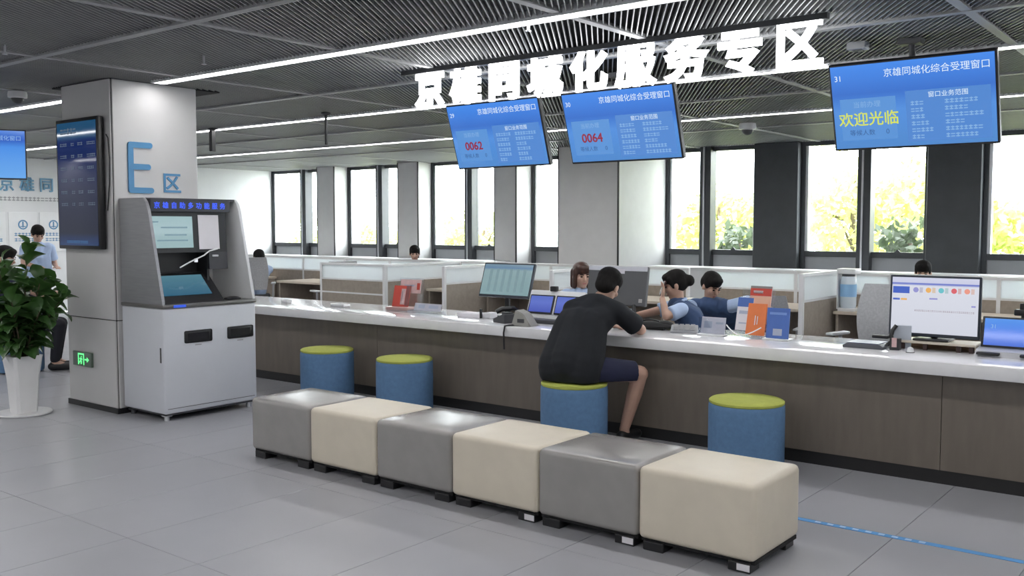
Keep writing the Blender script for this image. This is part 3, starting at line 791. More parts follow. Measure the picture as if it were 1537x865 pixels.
MB().box(-0.03, 0.03, -0.03, 0.03, -0.056, -0.05).build('sensor_lens', DARKGREY, pj, smooth=False)

# ------------------------------------------------------------------ end wall lettering and posters (faces +x)
el = thing('wall_lettering', 'row of large blue characters with a small grey line below on the end wall', 'sign', (XL, 8.0, 2.2))
WALLBLUE = mat('wall_letter_blue', (0.16, 0.34, 0.50), 0.5)
for i, ch in enumerate('京雄同城化服务专区'):
    text('wall_character', ch, 0.27, WALLBLUE, el, (0.012, -0.29 + i * 0.345, -0.01), FX, ext=0.006, bev=0.004)
MG = mat('wall_letter_grey', (0.36, 0.37, 0.38), 0.6)
g_ = text_row('small_line', MG, el, -0.5, 3.4, -0.20, 0.07, 0.0, seed=77)
g_.rotation_euler = (0, 0, R(90)); g_.location = (0.003, 0, 0)
def poster(y, label):
    t = thing('wall_poster', label, 'poster', (XL, y, 1.1), group='white posters on the end wall')
    MB().box(0.001, 0.02, -0.245, 0.245, 0, 0.70, bev=0.003, seg=1).build('board', mat('poster_white', (0.86, 0.87, 0.88), 0.5), t, smooth=False)
    ring = MB()
    for i in range(24):
        a0_, a1_ = 2 * math.pi * i / 24, 2 * math.pi * (i + 1) / 24
        ring.prism([(0.085 * math.cos(a0_), 0.48 + 0.085 * math.sin(a0_)), (0.085 * math.cos(a1_), 0.48 + 0.085 * math.sin(a1_)), (0.062 * math.cos(a1_), 0.48 + 0.062 * math.sin(a1_)), (0.062 * math.cos(a0_), 0.48 + 0.062 * math.sin(a0_))], 'x', 0.02, 0.023)
    ring.box(0.02, 0.023, -0.012, 0.012, 0.43, 0.535)
    ring.box(0.02, 0.023, -0.045, 0.045, 0.44, 0.455)
    ring.build('emblem', mat('poster_blue', (0.13, 0.30, 0.50), 0.5), t, smooth=False)
    for k, z in enumerate((0.285, 0.19)):
        r_ = text_row('poster_text', MATS['poster_blue'], t, -0.15, 0.15, z, 0.055, 0, seed=k + 5)
        r_.rotation_euler = (0, 0, R(90)); r_.location = (0.021, 0, 0)
for y, l in ((7.42, 'white poster with blue emblem at the left edge of the end wall'), (7.96, 'white poster with round blue emblem above the person behind the plant'), (8.50, 'white poster with blue emblem half hidden by the portrait display')):
    poster(y, l)

# ------------------------------------------------------------------ potted plant
pt = thing('potted_plant', 'tall leafy green plant in a tapered square white pot beside the column', 'plant', (-8.03, 3.68, 0))
MB().lathe([(0.03, 0), (0.205, 0), (0.215, 0.012), (0.21, 0.022), (0.19, 0.018), (0.03, 0.016)], n=36).build('saucer', POT, pt)
def sq(a, z, c=0.02):
    return [(x, y, z) for x, y in ((a - c, -a), (a, -a + c), (a, a - c), (a - c, a), (-a + c, a), (-a, a - c), (-a, -a + c), (-a + c, -a))]
MB().rings([sq(0.083, 0.018), sq(0.088, 0.1), sq(0.098, 0.3), sq(0.118, 0.47), sq(0.122, 0.49), sq(0.108, 0.49), sq(0.10, 0.44)]).build('pot', POT, pt, angle=30)
MB().rings([sq(0.10, 0.44), sq(0.10, 0.452)]).build('soil', SOIL, pt, smooth=False)
lv = bmesh.new()
prof_l = [(0, 0.004), (0.12, 0.03), (0.3, 0.058), (0.55, 0.07), (0.78, 0.055), (0.93, 0.025), (1.0, 0.003)]
rows = []
for t_, w in prof_l:
    zc = 0.06 * math.sin(t_ * 2.2) - 0.10 * t_ * t_
    rows.append([lv.verts.new((s_ * w, t_ * 0.2, zc * 0.9 + abs(s_) * w * 0.35)) for s_ in (-1, -0.5, 0, 0.5, 1)])
for a, b in zip(rows, rows[1:]):
    for i in range(4): lv.faces.new((a[i], a[i + 1], b[i + 1], b[i]))
leaf_me = bpy.data.meshes.new('leaf'); lv.to_mesh(leaf_me); lv.free()
leaf_me.polygons.foreach_set('use_smooth', [True] * len(leaf_me.polygons))
leaf_me.materials.append(LEAF)
rnd = random.Random(11)
stems = [((0.02, 0.0), (0.06, 0.04), 0.93), ((0.02, 0.02), (0.30, 0.20), 0.52), ((0.02, 0.01), (0.28, 0.02), 0.42), ((-0.03, 0.02), (-0.16, -0.05), 0.80), ((0.0, -0.03), (0.06, -0.18), 0.72), ((0.03, 0.03), (0.22, 0.06), 0.66), ((-0.02, 0.0), (-0.25, 0.12), 0.62), ((0.0, 0.02), (0.10, 0.22), 0.62), ((-0.01, -0.02), (-0.14, -0.24), 0.6), ((0.01, -0.01), (0.20, -0.16), 0.5), ((0, 0), (-0.3, -0.1), 0.48)]
for si, (b0, b1, hh) in enumerate(stems):
    pts = []
    for q in range(7):
        f = q / 6
        pts.append(Vector((b0[0] + (b1[0] - b0[0]) * f ** 1.3, b0[1] + (b1[1] - b0[1]) * f ** 1.3, 0.445 + hh * f)))
    MB().tube(pts, 0.009, 6, 0.004).build('stem', BARK, pt)
    nl = 23
    for q in range(nl):
        f = 0.14 + 0.86 * q / (nl - 1)
        i0 = min(5, int(f * 6)); p = pts[i0].lerp(pts[i0 + 1], f * 6 - i0)
        az = q * 2.4 + si + rnd.uniform(-0.4, 0.4)
        tilt = R(rnd.uniform(-35, 30) + 40 * f)
        if f > 0.97: tilt = R(75)
        o = link('leaf', leaf_me, None, pt, p)
        o.rotation_euler = Euler((tilt, R(rnd.uniform(-30, 30)), az), 'XYZ')
        sc = rnd.uniform(0.6, 1.05) * (0.85 if f > 0.9 else 1.0)
        o.scale = (sc, sc, sc)

# ------------------------------------------------------------------ workstations behind the counter
PT = 1.075
def partition(x0, y0, x1, y1, label, glass=True, seam=False, top=PT):
    dx, dy = x1 - x0, y1 - y0
    Ln = math.hypot(dx, dy)
    t = thing('office_partition', label, 'partition', (x0, y0, 0), rz=math.atan2(dy, dx), group='low partitions between the desks')
    n = max(1, round(Ln / 1.0)); seg = Ln / n
    for i in range(n + 1):
        MB().box(seg * i - 0.018, seg * i + 0.018, -0.022, 0.022, 0, top, bev=0.003, seg=1).build('post', WHITEPL, t, smooth=False)
    MB().box(0, Ln, -0.02, 0.02, top - 0.03, top).build('top_rail', WHITEPL, t, smooth=False)
    MB().box(0, Ln, -0.02, 0.02, 0.855, 0.875).build('middle_rail', WHITEPL, t, smooth=False)
    for i in range(n):
        a, b = seg * i + 0.018, seg * (i + 1) - 0.018
        MB().box(a, b, -0.006, 0.006, 0.875, top - 0.03).build('frosted_pane', FROST, t, smooth=False)
        MB().box(a, b, -0.016, 0.016, 0.70 if seam else 0.06, 0.855).build('fabric_panel', TAUPE, t, smooth=False)
        if seam:
            MB().box(a, b, -0.016, 0.016, 0.06, 0.68).build('fabric_panel', TAUPE, t, smooth=False)
            MB().box(a, b, -0.019, 0.019, 0.68, 0.70).build('seam_rail', WHITEPL, t, smooth=False)
partition(-9.85, 8.45, -8.67, 8.45, 'partition run facing the counter behind the red brochure holder, left', seam=True)
partition(-8.67, 8.47, -8.67, 9.88, 'partition running towards the windows behind the red brochure holder')
partition(-7.68, 8.47, -7.68, 9.88, 'partition running towards the windows left of the greenish monitor')
partition(-6.1, 8.47, -6.1, 9.88, 'partition running towards the windows behind the staff woman with brown hair')
partition(-3.3, 8.47, -3.3, 9.88, 'partition with white end post right of the blue counter stand', top=1.12)
partition(-1.3, 8.47, -1.3, 9.88, 'partition running towards the windows at the right edge')
partition(-13.9, 9.9, -5.2, 9.9, 'long partition parallel to the windows on the left side')
partition(-4.9, 9.9, 1.0, 9.9, 'long partition parallel to the windows on the right side')
def desk(x0, x1, y0, y1, label):
    t = thing('office_desk', label, 'desk', ((x0 + x1) / 2, (y0 + y1) / 2, 0), group='staff desks behind the counter')
    a, b = (x1 - x0) / 2, (y1 - y0) / 2
    MB().box(-a, a, -b, b, 0.705, 0.735, bev=0.003, seg=1).build('desktop', OAK, t, smooth=False)
    for sx in (-1, 1):
        MB().box(sx * (a - 0.03) - 0.012, sx * (a - 0.03) + 0.012, -b + 0.03, b - 0.03, 0, 0.705).build('side_panel', TAUPE, t, smooth=False)
    MB().box(-a + 0.05, a - 0.05, b - 0.06, b - 0.045, 0.25, 0.705).build('modesty_panel', TAUPE, t, smooth=False)
desk(-8.62, -7.73, 9.15, 9.86, 'pale desk behind the red brochure holder')
desk(-7.63, -6.15, 9.15, 9.86, 'pale desk behind the greenish monitor')
desk(-3.25, -1.35, 9.15, 9.86, 'pale desk right of the white end post')
desk(-4.85, -3.36, 9.15, 9.86, 'pale desk left of the white end post')
desk(-6.05, -5.1, 9.15, 9.86, 'pale desk behind the customer')
desk(-11.7, -9.9, 9.15, 9.86, 'pale desk on the left behind the empty office chair')
desk(-13.8, -12.6, 9.0, 9.86, 'pale desk on the far left where a person sits')

def chair_proto():
    t = thing('office_chair', 'x', 'chair', group='grey mesh office chairs')
    MB().box(-0.24, 0.24, -0.23, 0.24, 0.43, 0.50, bev=0.03, seg=3).build('seat', SEATG, t)
    bk = MB(); rs = []
    for i in range(9):
        z = 0.58 + 0.5 * i / 8; y = -0.23 - 0.06 * (i / 8) + 0.03 * math.sin(i / 8 * 3.1)
        w = 0.205 + 0.03 * math.sin(i / 8 * 3.1)
        row = []
        for k in range(9):
            u = -1 + 2 * k / 8; row.append(Vector((u * w, y + 0.045 * u * u, z)))
        rs.append(row)
    vs = [[bk.bm.verts.new(p) for p in r] for r in rs]
    vb = [[bk.bm.verts.new(p + Vector((0, -0.012, 0))) for p in r] for r in rs]
    for a in range(8):
        for b in range(8):
            bk.bm.faces.new((vs[a][b], vs[a][b + 1], vs[a + 1][b + 1], vs[a + 1][b]))
            bk.bm.faces.new((vb[a][b], vb[a + 1][b], vb[a + 1][b + 1], vb[a][b + 1]))
    for a in range(8):
        bk.bm.faces.new((vs[a][0], vs[a + 1][0], vb[a + 1][0], vb[a][0])); bk.bm.faces.new((vs[a][8], vb[a][8], vb[a + 1][8], vs[a + 1][8]))
        bk.bm.faces.new((vs[0][a], vb[0][a], vb[0][a + 1], vs[0][a + 1])); bk.bm.faces.new((vs[8][a], vs[8][a + 1], vb[8][a + 1], vb[8][a]))
    bk.build('backrest', MESHG, t)
    path = [rs[0][0]] + [r[0] for r in rs] + list(rs[8]) + [r[8] for r in rs[::-1]] + list(rs[0][::-1])
    MB().tube([p + Vector((0, -0.006, 0)) for p in path], 0.014, 6).build('back_frame', mat('chair_frame_grey', (0.50, 0.52, 0.55), 0.4), t)
    MB().tube([(0, -0.05, 0.42), (0, -0.24, 0.42), (0, -0.285, 0.5), (0, -0.285, 0.75)], 0.024, 8).build('back_support', MATS['chair_frame_grey'], t)
    for s_ in (-1, 1):
        MB().tube([(s_ * 0.22, -0.05, 0.42), (s_ * 0.29, -0.05, 0.45), (s_ * 0.30, -0.06, 0.66)], 0.015, 8).box(s_ * 0.30 - 0.035, s_ * 0.30 + 0.035, -0.15, 0.1, 0.66, 0.685, bev=0.01).build('armrest', MATS['chair_frame_grey'], t)
    MB().cyl((0, 0, 0.08), (0, 0, 0.43), 0.028, n=12).build('gas_column', BLACK, t)
    for i in range(5):
        a = 2 * math.pi * i / 5
        l = MB().tube([(0, 0, 0.11), (0.15 * math.cos(a), 0.15 * math.sin(a), 0.095), (0.3 * math.cos(a), 0.3 * math.sin(a), 0.07)], 0.022, 6, 0.014)
        l = l.build('base_leg', MATS['chair_frame_grey'], t)
        MB().cyl((0.3 * math.cos(a) - 0.02 * math.sin(a), 0.3 * math.sin(a) + 0.02 * math.cos(a), 0.03), (0.3 * math.cos(a) + 0.02 * math.sin(a), 0.3 * math.sin(a) - 0.02 * math.cos(a), 0.03), 0.03, n=10).build('caster', BLACK, l)
    return t
ch0 = chair_proto()
chairs = [(-2.45, 7.72, 165, 'large grey mesh office chair left of the bright white-screen monitor'),
          (-3.80, 9.0, 10, 'grey mesh office chair behind the orange brochure rack'),
          (-10.05, 8.85, 75, 'grey mesh office chair, empty, left of the partition with horizontal seam'),
          (-12.30, 9.18, 50, 'grey mesh office chair of the person at the far left desk'),
]
for i, (x, y, a, l) in enumerate(chairs):
    o = ch0 if i == 0 else copy_tree(ch0)
    o.location = (x, y, 0); o.rotation_euler = (0, 0, R(a)); o['label'] = l
    o.scale = (0.85, 0.85, 0.82) if i == 1 else (1, 1, 1)

def swivel_stool(x, y, label):
    t = thing('swivel_stool', label, 'stool', (x, y, 0), group='staff swivel stools')
    MB().lathe([(0.02, 0.39), (0.17, 0.39), (0.185, 0.405), (0.185, 0.43), (0.17, 0.445), (0.02, 0.447)], n=28).build('seat', SEATG, t)
    MB().cyl((0, 0, 0.05), (0, 0, 0.39), 0.025, n=10).build('gas_column', BLACK, t)
    for i in range(5):
        a = 2 * math.pi * i / 5
        MB().tube([(0, 0, 0.07), (0.24 * math.cos(a), 0.24 * math.sin(a), 0.02)], 0.02, 6).build('base_leg', BLACK, t)
swivel_stool(-3.70, 7.34, 'dark swivel stool under the staff woman in the navy vest')
swivel_stool(-5.02, 7.62, 'dark swivel stool under the staff woman with brown hair')
swivel_stool(-3.72, 8.30, 'dark swivel stool under the bending staff man')
swivel_stool(-10.72, 11.2, 'dark swivel stool under the person by the windows')
swivel_stool(-2.82, 10.9, 'dark swivel stool under the person behind the bright monitor')

# white tower with bottle on the desk beside the end post
wt = thing('water_dispenser', 'white tabletop dispenser with pale blue label beside the white end post', 'dispenser', (-3.14, 9.25, 0.735))
MB().box(-0.08, 0.08, -0.07, 0.07, 0, 0.03, bev=0.006).build('base', WHITEPL, wt)
MB().lathe([(0.02, 0.03), (0.07, 0.03), (0.075, 0.06), (0.075, 0.30), (0.06, 0.34), (0.02, 0.345)], n=24).build('bottle', mat('bottle_pale', (0.66, 0.74, 0.82), 0.2), wt)
MB().lathe([(0.0755, 0.14), (0.0765, 0.14), (0.0765, 0.26), (0.0755, 0.26)], n=24).build('bottle_label', mat('bottle_label_blue', (0.30, 0.55, 0.85), 0.5), wt)
MB().lathe([(0.02, 0.335), (0.062, 0.335), (0.062, 0.36), (0.02, 0.36)], n=20).build('collar', DARKGREY, wt)
MB().box(-0.09, 0.09, -0.08, 0.08, 0.36, 0.41, bev=0.008).build('lid', WHITEPL, wt)
MB().box(-0.09, -0.078, -0.07, 0.07, 0.02, 0.37).build('back_plate', WHITEPL, wt, smooth=False)

# ------------------------------------------------------------------ counter equipment
TOP = 0.752
def monitor(x, y, zb, w, h, tilt, rz, label, pic, base_y=0.0, neck=True, name='monitor'):
    t = thing(name, label, 'monitor', (x, y, TOP), rz=rz)
    M = Matrix.Translation((0, 0, zb - TOP)) @ Matrix.Rotation(R(-tilt), 4, 'X')
    MB().box(-w / 2, w / 2, 0, 0.03, 0, h, bev=0.005, seg=1, M=M).build('housing', mat('monitor_bezel', (0.022, 0.03, 0.045), 0.4), t, smooth=False)
    s = MB().box(-w / 2 + 0.014, w / 2 - 0.014, -0.002, 0.001, 0.022, h - 0.014).build('screen', pic, t, smooth=False)
    s.matrix_local = M
    if neck:
        MB().box(-0.025, 0.025, 0.055, 0.08, 0.012, zb - TOP + 0.06, bev=0.004, seg=1).build('stand_neck', BLACK, t, smooth=False)
        MB().box(-0.11, 0.11, -0.05, 0.12, 0, 0.014, bev=0.006).build('stand_base', BLACK, t)
    return t, s
P1 = screen_mat('monitor_teal_picture', [(0, (0.22, 0.34, 0.36)), (0.8, (0.24, 0.36, 0.38)), (0.88, (0.10, 0.20, 0.33)), (1, (0.16, 0.26, 0.32))], 0.95)
t1, s1 = monitor(-5.27, 6.58, 0.925, 0.57, 0.315, 18, 0, 'monitor with dark bezel and greenish document on screen', P1)
for i in range(6):
    MB().box(-0.2 + i * 0.075, -0.2 + i * 0.075 + 0.03, -0.003, -0.002, 0.05, 0.26).build('screen_column', emit_mat('monitor_teal_lines', (0.19, 0.30, 0.33), 0.9), s1, smooth=False)
P3 = screen_mat('monitor_white_picture', [(0, (0.60, 0.62, 0.70)), (0.85, (0.66, 0.68, 0.76)), (0.88, (0.16, 0.20, 0.55)), (0.9, (0.16, 0.20, 0.55)), (0.905, (0.56, 0.58, 0.74)), (1, (0.60, 0.62, 0.76))], 1.0)
t3, s3 = monitor(-1.675, 6.56, 0.83, 0.56, 0.40, 3, 0, 'monitor with bright white page and coloured round icons', P3, neck=False)
MB().box(-0.26, -0.155, -0.004, -0.002, 0.28, 0.325).build('page_banner', emit_mat('page_blue', (0.05, 0.12, 0.55), 0.9), s3, smooth=False)
for i, c in enumerate(((0.30, 0.30, 0.65), (0.85, 0.45, 0.12), (0.15, 0.55, 0.62), (0.72, 0.12, 0.15), (0.85, 0.33, 0.25))):
    ib = MB(); ib.cyl((-0.115 + i * 0.078, -0.0035, 0.305), (-0.115 + i * 0.078, -0.002, 0.305), 0.017, n=16)
    ib.build('page_icon', emit_mat('icon_%d' % i, c, 0.9), s3)
    MB().box(-0.092 + i * 0.078, -0.072 + i * 0.078, -0.003, -0.002, 0.288, 0.322).build('page_text', emit_mat('icon_pale_%d' % i, tuple(0.45 + 0.4 * q for q in c), 0.8), s3, smooth=False)
MB().box(-0.258, -0.215, -0.003, -0.002, 0.235, 0.247).build('page_text', MATS['page_blue'], s3, smooth=False)
MB().box(-0.208, -0.17, -0.003, -0.002, 0.235, 0.247).build('page_text', MATS['icon_1'], s3, smooth=False)
MB().box(-0.03, 0.02, -0.003, -0.002, 0.245, 0.255).build('page_text', MATS['icon_0'], s3, smooth=False)
MB().box(0.225, 0.25, -0.003, -0.002, 0.205, 0.215).build('page_text', MATS['icon_0'], s3, smooth=False)
text_row('page_text', emit_mat('page_grey_text', (0.45, 0.40, 0.45), 0.8), s3, -0.12, 0.24, 0.165, 0.011, -0.002, seed=5)
MB().box(-0.02, 0.02, 0.035, 0.055, 0.05, 0.24, bev=0.003, seg=1).build('stand_neck', BLACK, t3, smooth=False)
MB().box(-0.11, 0.11, -0.06, 0.12, 0.057, 0.07, bev=0.005).build('stand_base', BLACK, t3)
rs_ = thing('monitor_riser', 'small wooden riser with dark legs under the bright monitor', 'riser', (-1.64, 6.56, TOP))
MB().box(-0.22, 0.24, -0.09, 0.14, 0.04, 0.056, bev=0.004, seg=1).build('shelf', OAK, rs_, smooth=False)
for sx in (-0.2, -0.06, 0.14, 0.215):
    MB().box(sx - 0.012, sx + 0.012, -0.08, -0.056, 0, 0.04).build('leg', mat('riser_leg_brown', (0.04, 0.02, 0.018), 0.5), rs_, smooth=False)
MB().box(-0.2, 0.2, 0.09, 0.11, 0, 0.04).build('back_rail', mat('riser_wood', (0.28, 0.17, 0.09), 0.5), rs_, smooth=False)

# monitor seen from behind
t2 = thing('monitor', 'large monitor seen from its dark grey back, right of the customer', 'monitor', (-4.20, 6.72, TOP))
M2 = Matrix.Translation((0, 0, 0.15)) @ Matrix.Rotation(R(-9), 4, 'X')
MB().box(-0.285, 0.285, 0, 0.035, 0, 0.325, bev=0.006, seg=1, M=M2).build('housing', mat('monitor_back_grey', (0.085, 0.087, 0.095), 0.5), t2, smooth=False)
o = MB().box(-0.282, 0.282, -0.006, 0.0, 0.285, 0.322, bev=0.002, seg=1).build('top_bar', mat('monitor_bar_silver', (0.55, 0.56, 0.62), 0.35), t2, smooth=False); o.matrix_local = M2
o = MB().box(-0.06, 0.07, -0.007, -0.001, 0.262, 0.30).build('back_label', mat('monitor_label', (0.62, 0.60, 0.66), 0.5), t2, smooth=False); o.matrix_local = M2
o = MB().box(0.225, 0.255, -0.007, -0.001, 0.03, 0.06).build('port_cover', mat('monitor_port', (0.42, 0.40, 0.40), 0.5), t2, smooth=False); o.matrix_local = M2
MB().tube([(0.18, 0.0, 0.16), (0.2, -0.02, 0.08), (0.215, -0.04, 0.012)], 0.016, 8).build('stand_leg', BLACK, t2)
MB().tube([(-0.18, 0.0, 0.16), (-0.2, -0.02, 0.08), (-0.215, -0.04, 0.012)], 0.016, 8).build('stand_leg', BLACK, t2)
MB().box(-0.24, 0.24, -0.07, 0.08, 0, 0.014, bev=0.005).build('stand_base', BLACK, t2)
MB().box(0.02, 0.17, -0.01, 0.0, 0.03, 0.13).build('stand_panel', mat('stand_panel_pale', (0.55, 0.60, 0.64), 0.4), t2, smooth=False)

# twin tablets
TABP = screen_mat('tablet_blue_picture', [(0, (0.07, 0.10, 0.42)), (0.6, (0.12, 0.17, 0.55)), (1, (0.10, 0.15, 0.50))], 1.0, rough=0.08)
td = thing('twin_tablet_stand', 'white stand with two small blue tablets behind the customer', 'tablet stand', (-4.62, 6.42, TOP))
Mt = Matrix.Translation((0, 0, 0.07)) @ Matrix.Rotation(R(-20), 4, 'X')
MB().box(-0.28, 0.28, 0.012, 0.05, -0.04, 0.21, bev=0.012, M=Mt).build('stand_body', WHITEPL, td)
MB().prism([(-0.02, 0), (0.2, 0), (0.14, 0.19), (0.05, 0.06)], 'x', -0.26, 0.26).build('stand_foot', WHITEPL, td, smooth=False)
MB().box(-0.27, 0.27, -0.12, -0.02, 0, 0.035, bev=0.012).build('signature_pad', DARKGREY, td)
for xc in (-0.135, 0.135):
    b_ = MB().box(xc - 0.125, xc + 0.125, -0.002, 0.014, 0, 0.165, bev=0.006).build('tablet', BLACK, td); b_.matrix_local = Mt
    q = MB().box(xc - 0.113, xc + 0.113, -0.0035, -0.001, 0.014, 0.153).build('tablet_screen', TABP, b_, smooth=False)
cbx = MB().box(-0.06, 0.0, 0.05, 0.1, 0.255, 0.30, bev=0.008).build('webcam', BLACK, td)

# right tablet
rt = thing('tablet_terminal', 'blue service tablet on a grey base at the right edge of the counter', 'tablet', (-1.12, 6.47, TOP))
Mr = Matrix.Translation((0, 0, 0.05)) @ Matrix.Rotation(R(-14), 4, 'X')
MB().box(-0.25, 0.25, 0, 0.02, 0, 0.195, bev=0.006, M=Mr).build('tablet', BLACK, rt)
q = MB().box(-0.235, 0.235, -0.002, 0.001, 0.014, 0.182).build('tablet_screen', screen_mat('tablet_right_picture', [(0, (0.05, 0.14, 0.62)), (0.5, (0.04, 0.17, 0.72)), (1, (0.10, 0.30, 0.80))], 1.0, rough=0.08), rt, smooth=False)
q.matrix_local = Mr
text('screen_number', '31', 0.035, TXTP, q, (-0.20, -0.004, 0.12), align='LEFT')
MB().prism([(-0.10, 0), (0.16, 0), (0.12, 0.16), (0.06, 0.06), (-0.08, 0.035)], 'x', -0.26, 0.26).build('base', mat('terminal_base_grey', (0.45, 0.46, 0.49), 0.4), rt, smooth=False)
for x in (-0.19, 0.05):
    MB().box(x - 0.06, x + 0.07, -0.115, -0.06, 0.012, 0.03, bev=0.006).build('card_slot', BLACK, rt)
wc = thing('webcam', 'small black webcam standing above the right tablet terminal', 'camera', (-1.18, 6.72, TOP))
MB().cyl((0, 0, 0), (0, 0, 0.012), 0.045, n=20).build('base', BLACK, wc)
MB().cyl((0, 0, 0.012), (0, 0, 0.24), 0.012, n=10).build('stem', BLACK, wc)
MB().box(-0.05, 0.06, -0.025, 0.025, 0.235, 0.275, bev=0.008).box(-0.02, 0.015, -0.015, 0.02, 0.27, 0.315, bev=0.008).build('camera_body', BLACK, wc)

# document scanner
ds = thing('document_scanner', 'flat dark blue scanner with a bent black arm beside the bright monitor', 'scanner', (-2.05, 6.42, TOP))
MB().prism([(-0.13, 0), (0.135, 0), (0.135, 0.012), (0.11, 0.03), (-0.10, 0.03), (-0.13, 0.012)], 'y', -0.10, 0.12, bev=0.003).build('body', mat('scanner_grey', (0.10, 0.105, 0.12), 0.4), ds, smooth=False)
MB().box(-0.105, 0.10, -0.085, 0.105, 0.03, 0.034).build('scan_mat', mat('scanner_blue', (0.012, 0.018, 0.10), 0.3), ds, smooth=False)
MB().tube([(0.125, 0.02, 0.02), (0.155, 0.03, 0.05), (0.145, 0.03, 0.085), (0.15, 0.05, 0.12), (0.17, 0.06, 0.15)], 0.013, 8).build('arm', BLACK, ds)
MB().box(0.03, 0.135, 0.0, 0.045, 0.062, 0.082, bev=0.006).build('camera_head', BLACK, ds)
MB().box(0.15, 0.26, 0.075, 0.08, 0.0, 0.15, bev=0.002, seg=1).build('card', mat('scanner_card', (0.45, 0.49, 0.56), 0.4), ds, smooth=False)
mg = thing('desk_caddy', 'small caddy of pens and cards left of the monitor riser', 'caddy', (-1.87, 6.38, TOP))
MB().box(-0.015, 0.045, -0.025, 0.025, 0, 0.075, bev=0.002, seg=1).build('box', mat('caddy_dark', (0.03, 0.03, 0.033), 0.4), mg, smooth=False)
MB().box(0.0, 0.03, -0.03, -0.026, 0.02, 0.08).build('card', PINKP, mg, smooth=False)
bl = thing('call_button', 'small round white button on the counter in front of the monitor', 'button', (-1.74, 6.30, TOP))
MB().lathe([(0.005, 0), (0.022, 0), (0.022, 0.012), (0.016, 0.03), (0.003, 0.036)], n=18).build('button', WHITEPL, bl)
MB().lathe([(0.005, 0), (0.026, 0), (0.026, 0.004), (0.005, 0.005)], n=18).build('button_base', DARKGREY, bl)

# brochure holders and card stands
def leaflet(parent, x, y, z, w, h, tilt, m, head=None, name='leaflet'):
    M = Matrix.Translation((x, y, z)) @ Matrix.Rotation(R(-tilt), 4, 'X')
    o = MB().box(-w / 2, w / 2, 0, 0.006, 0, h).build(name, m, parent, smooth=False); o.matrix_local = M
    if head:
        for m2, x0, x1, z0, z1 in head:
            MB().box(x0 * w, x1 * w, -0.0015, 0, z0 * h, z1 * h).build('print', m2, o, smooth=False)
    return o
rk = thing('brochure_rack', 'brochure rack with orange and blue leaflets on the counter', 'brochure rack', (-2.90, 6.47, TOP), rz=R(-6))
MB().prism([(-0.09, 0), (0.10, 0), (0.13, 0.34), (0.12, 0.34), (0.07, 0.012), (-0.09, 0.012)], 'x', -0.13, 0.13).build('stand', ACRYL, rk, smooth=False)
leaflet(rk, 0.045, 0.045, 0.16, 0.17, 0.21, 10, PINKP, [(REDP, -0.5, 0.5, 0.66, 0.92), (PAPERW, -0.35, 0.1, 0.74, 0.84), (mat('print_grey', (0.24, 0.22, 0.22), 0.5), -0.5, 0.5, 0.92, 1.0)])
leaflet(rk, -0.06, 0.0, 0.045, 0.125, 0.24, 12, PAPERW, [(BLUEP, -0.5, 0.5, 0.72, 1.0), (GREYBLUE, -0.35, 0.3, 0.5, 0.6), (GREYBLUE, -0.3, 0.2, 0.2, 0.24)])
leaflet(rk, 0.055, -0.03, 0.02, 0.15, 0.23, 12, ORANGEP, [(PAPERW, -0.08, -0.04, 0.32, 0.62), (PAPERW, 0.04, 0.08, 0.34, 0.6)])
leaflet(rk, 0.06, 0.02, 0.10, 0.15, 0.2, 11, mat('peach_print', (0.75, 0.45, 0.32), 0.5))
ar = MB().tube([(-0.14 + 0.028 * i, -0.085 - 0.045 * math.sin(math.pi * i / 10), 0.085 - 0.06 * math.sin(math.pi * i / 10)) for i in range(11)], 0.005, 6)
ar.build('front_loop', WHITEPL, rk)
bs = thing('card_stand', 'upright blue card stand with white foot right of the brochure rack', 'card stand', (-2.665, 6.42, TOP))
leaflet(bs, 0, -0.02, 0.012, 0.165, 0.215, 7, BLUEP, [(mat('print_light_blue', (0.18, 0.30, 0.62), 0.5), -0.38, 0.36, 0.78, 0.86), (GREYBLUE, -0.2, 0.2, 0.1, 0.32)], name='card')
MB().box(-0.10, 0.09, -0.05, 0.05, 0, 0.013, bev=0.004).build('foot', WHITEPL, bs)
cs = thing('acrylic_sign', 'clear acrylic notice holder with a white card left of the brochure rack', 'notice holder', (-3.16, 6.40, TOP))
leaflet(cs, 0, 0, 0.01, 0.19, 0.125, 12, mat('notice_white', (0.62, 0.60, 0.68), 0.4), [(GREYBLUE, -0.38, -0.05, 0.35, 0.75), (GREYBLUE, 0.1, 0.42, 0.6, 0.72)], name='card')
MB().box(-0.105, 0.105, -0.05, 0.04, 0, 0.012, bev=0.003, seg=1).build('foot', WHITEPL, cs, smooth=False)
MB().box(-0.11, 0.11, -0.006, -0.003, 0.012, 0.13).build('acrylic_cover', ACRYL, cs, smooth=False)
rh = thing('brochure_holder', 'acrylic holder with red and pink brochures towards the left of the counter', 'brochure holder', (-6.46, 6.56, TOP), rz=R(8))
MB().prism([(-0.08, 0), (0.09, 0), (0.12, 0.30), (0.11, 0.30), (0.06, 0.012), (-0.08, 0.012)], 'x', -0.13, 0.15).build('stand', ACRYL, rh, smooth=False)
leaflet(rh, 0.03, 0.045, 0.16, 0.24, 0.13, 10, PINKP, [(REDP, 0.32, 0.46, 0.25, 0.75), (GREYBLUE, -0.3, 0.2, 0.5, 0.6)])
leaflet(rh, -0.05, -0.01, 0.03, 0.19, 0.205, 14, REDP, [(PINKP, -0.02, 0.25, 0.1, 0.85), (PAPERW, 0.0, 0.12, 0.3, 0.75), (mat('print_maroon', (0.25, 0.08, 0.08), 0.5), 0.27, 0.5, 0.05, 1.0)])
MB().box(-0.16, 0.10, -0.09, 0.05, 0, 0.03, bev=0.006).build('foot', mat('holder_foot_pink', (0.42, 0.27, 0.26), 0.3), rh)
ty = thing('card_tray', 'clear acrylic tray of cards right of the red brochure holder', 'tray', (-6.05, 6.42, TOP))
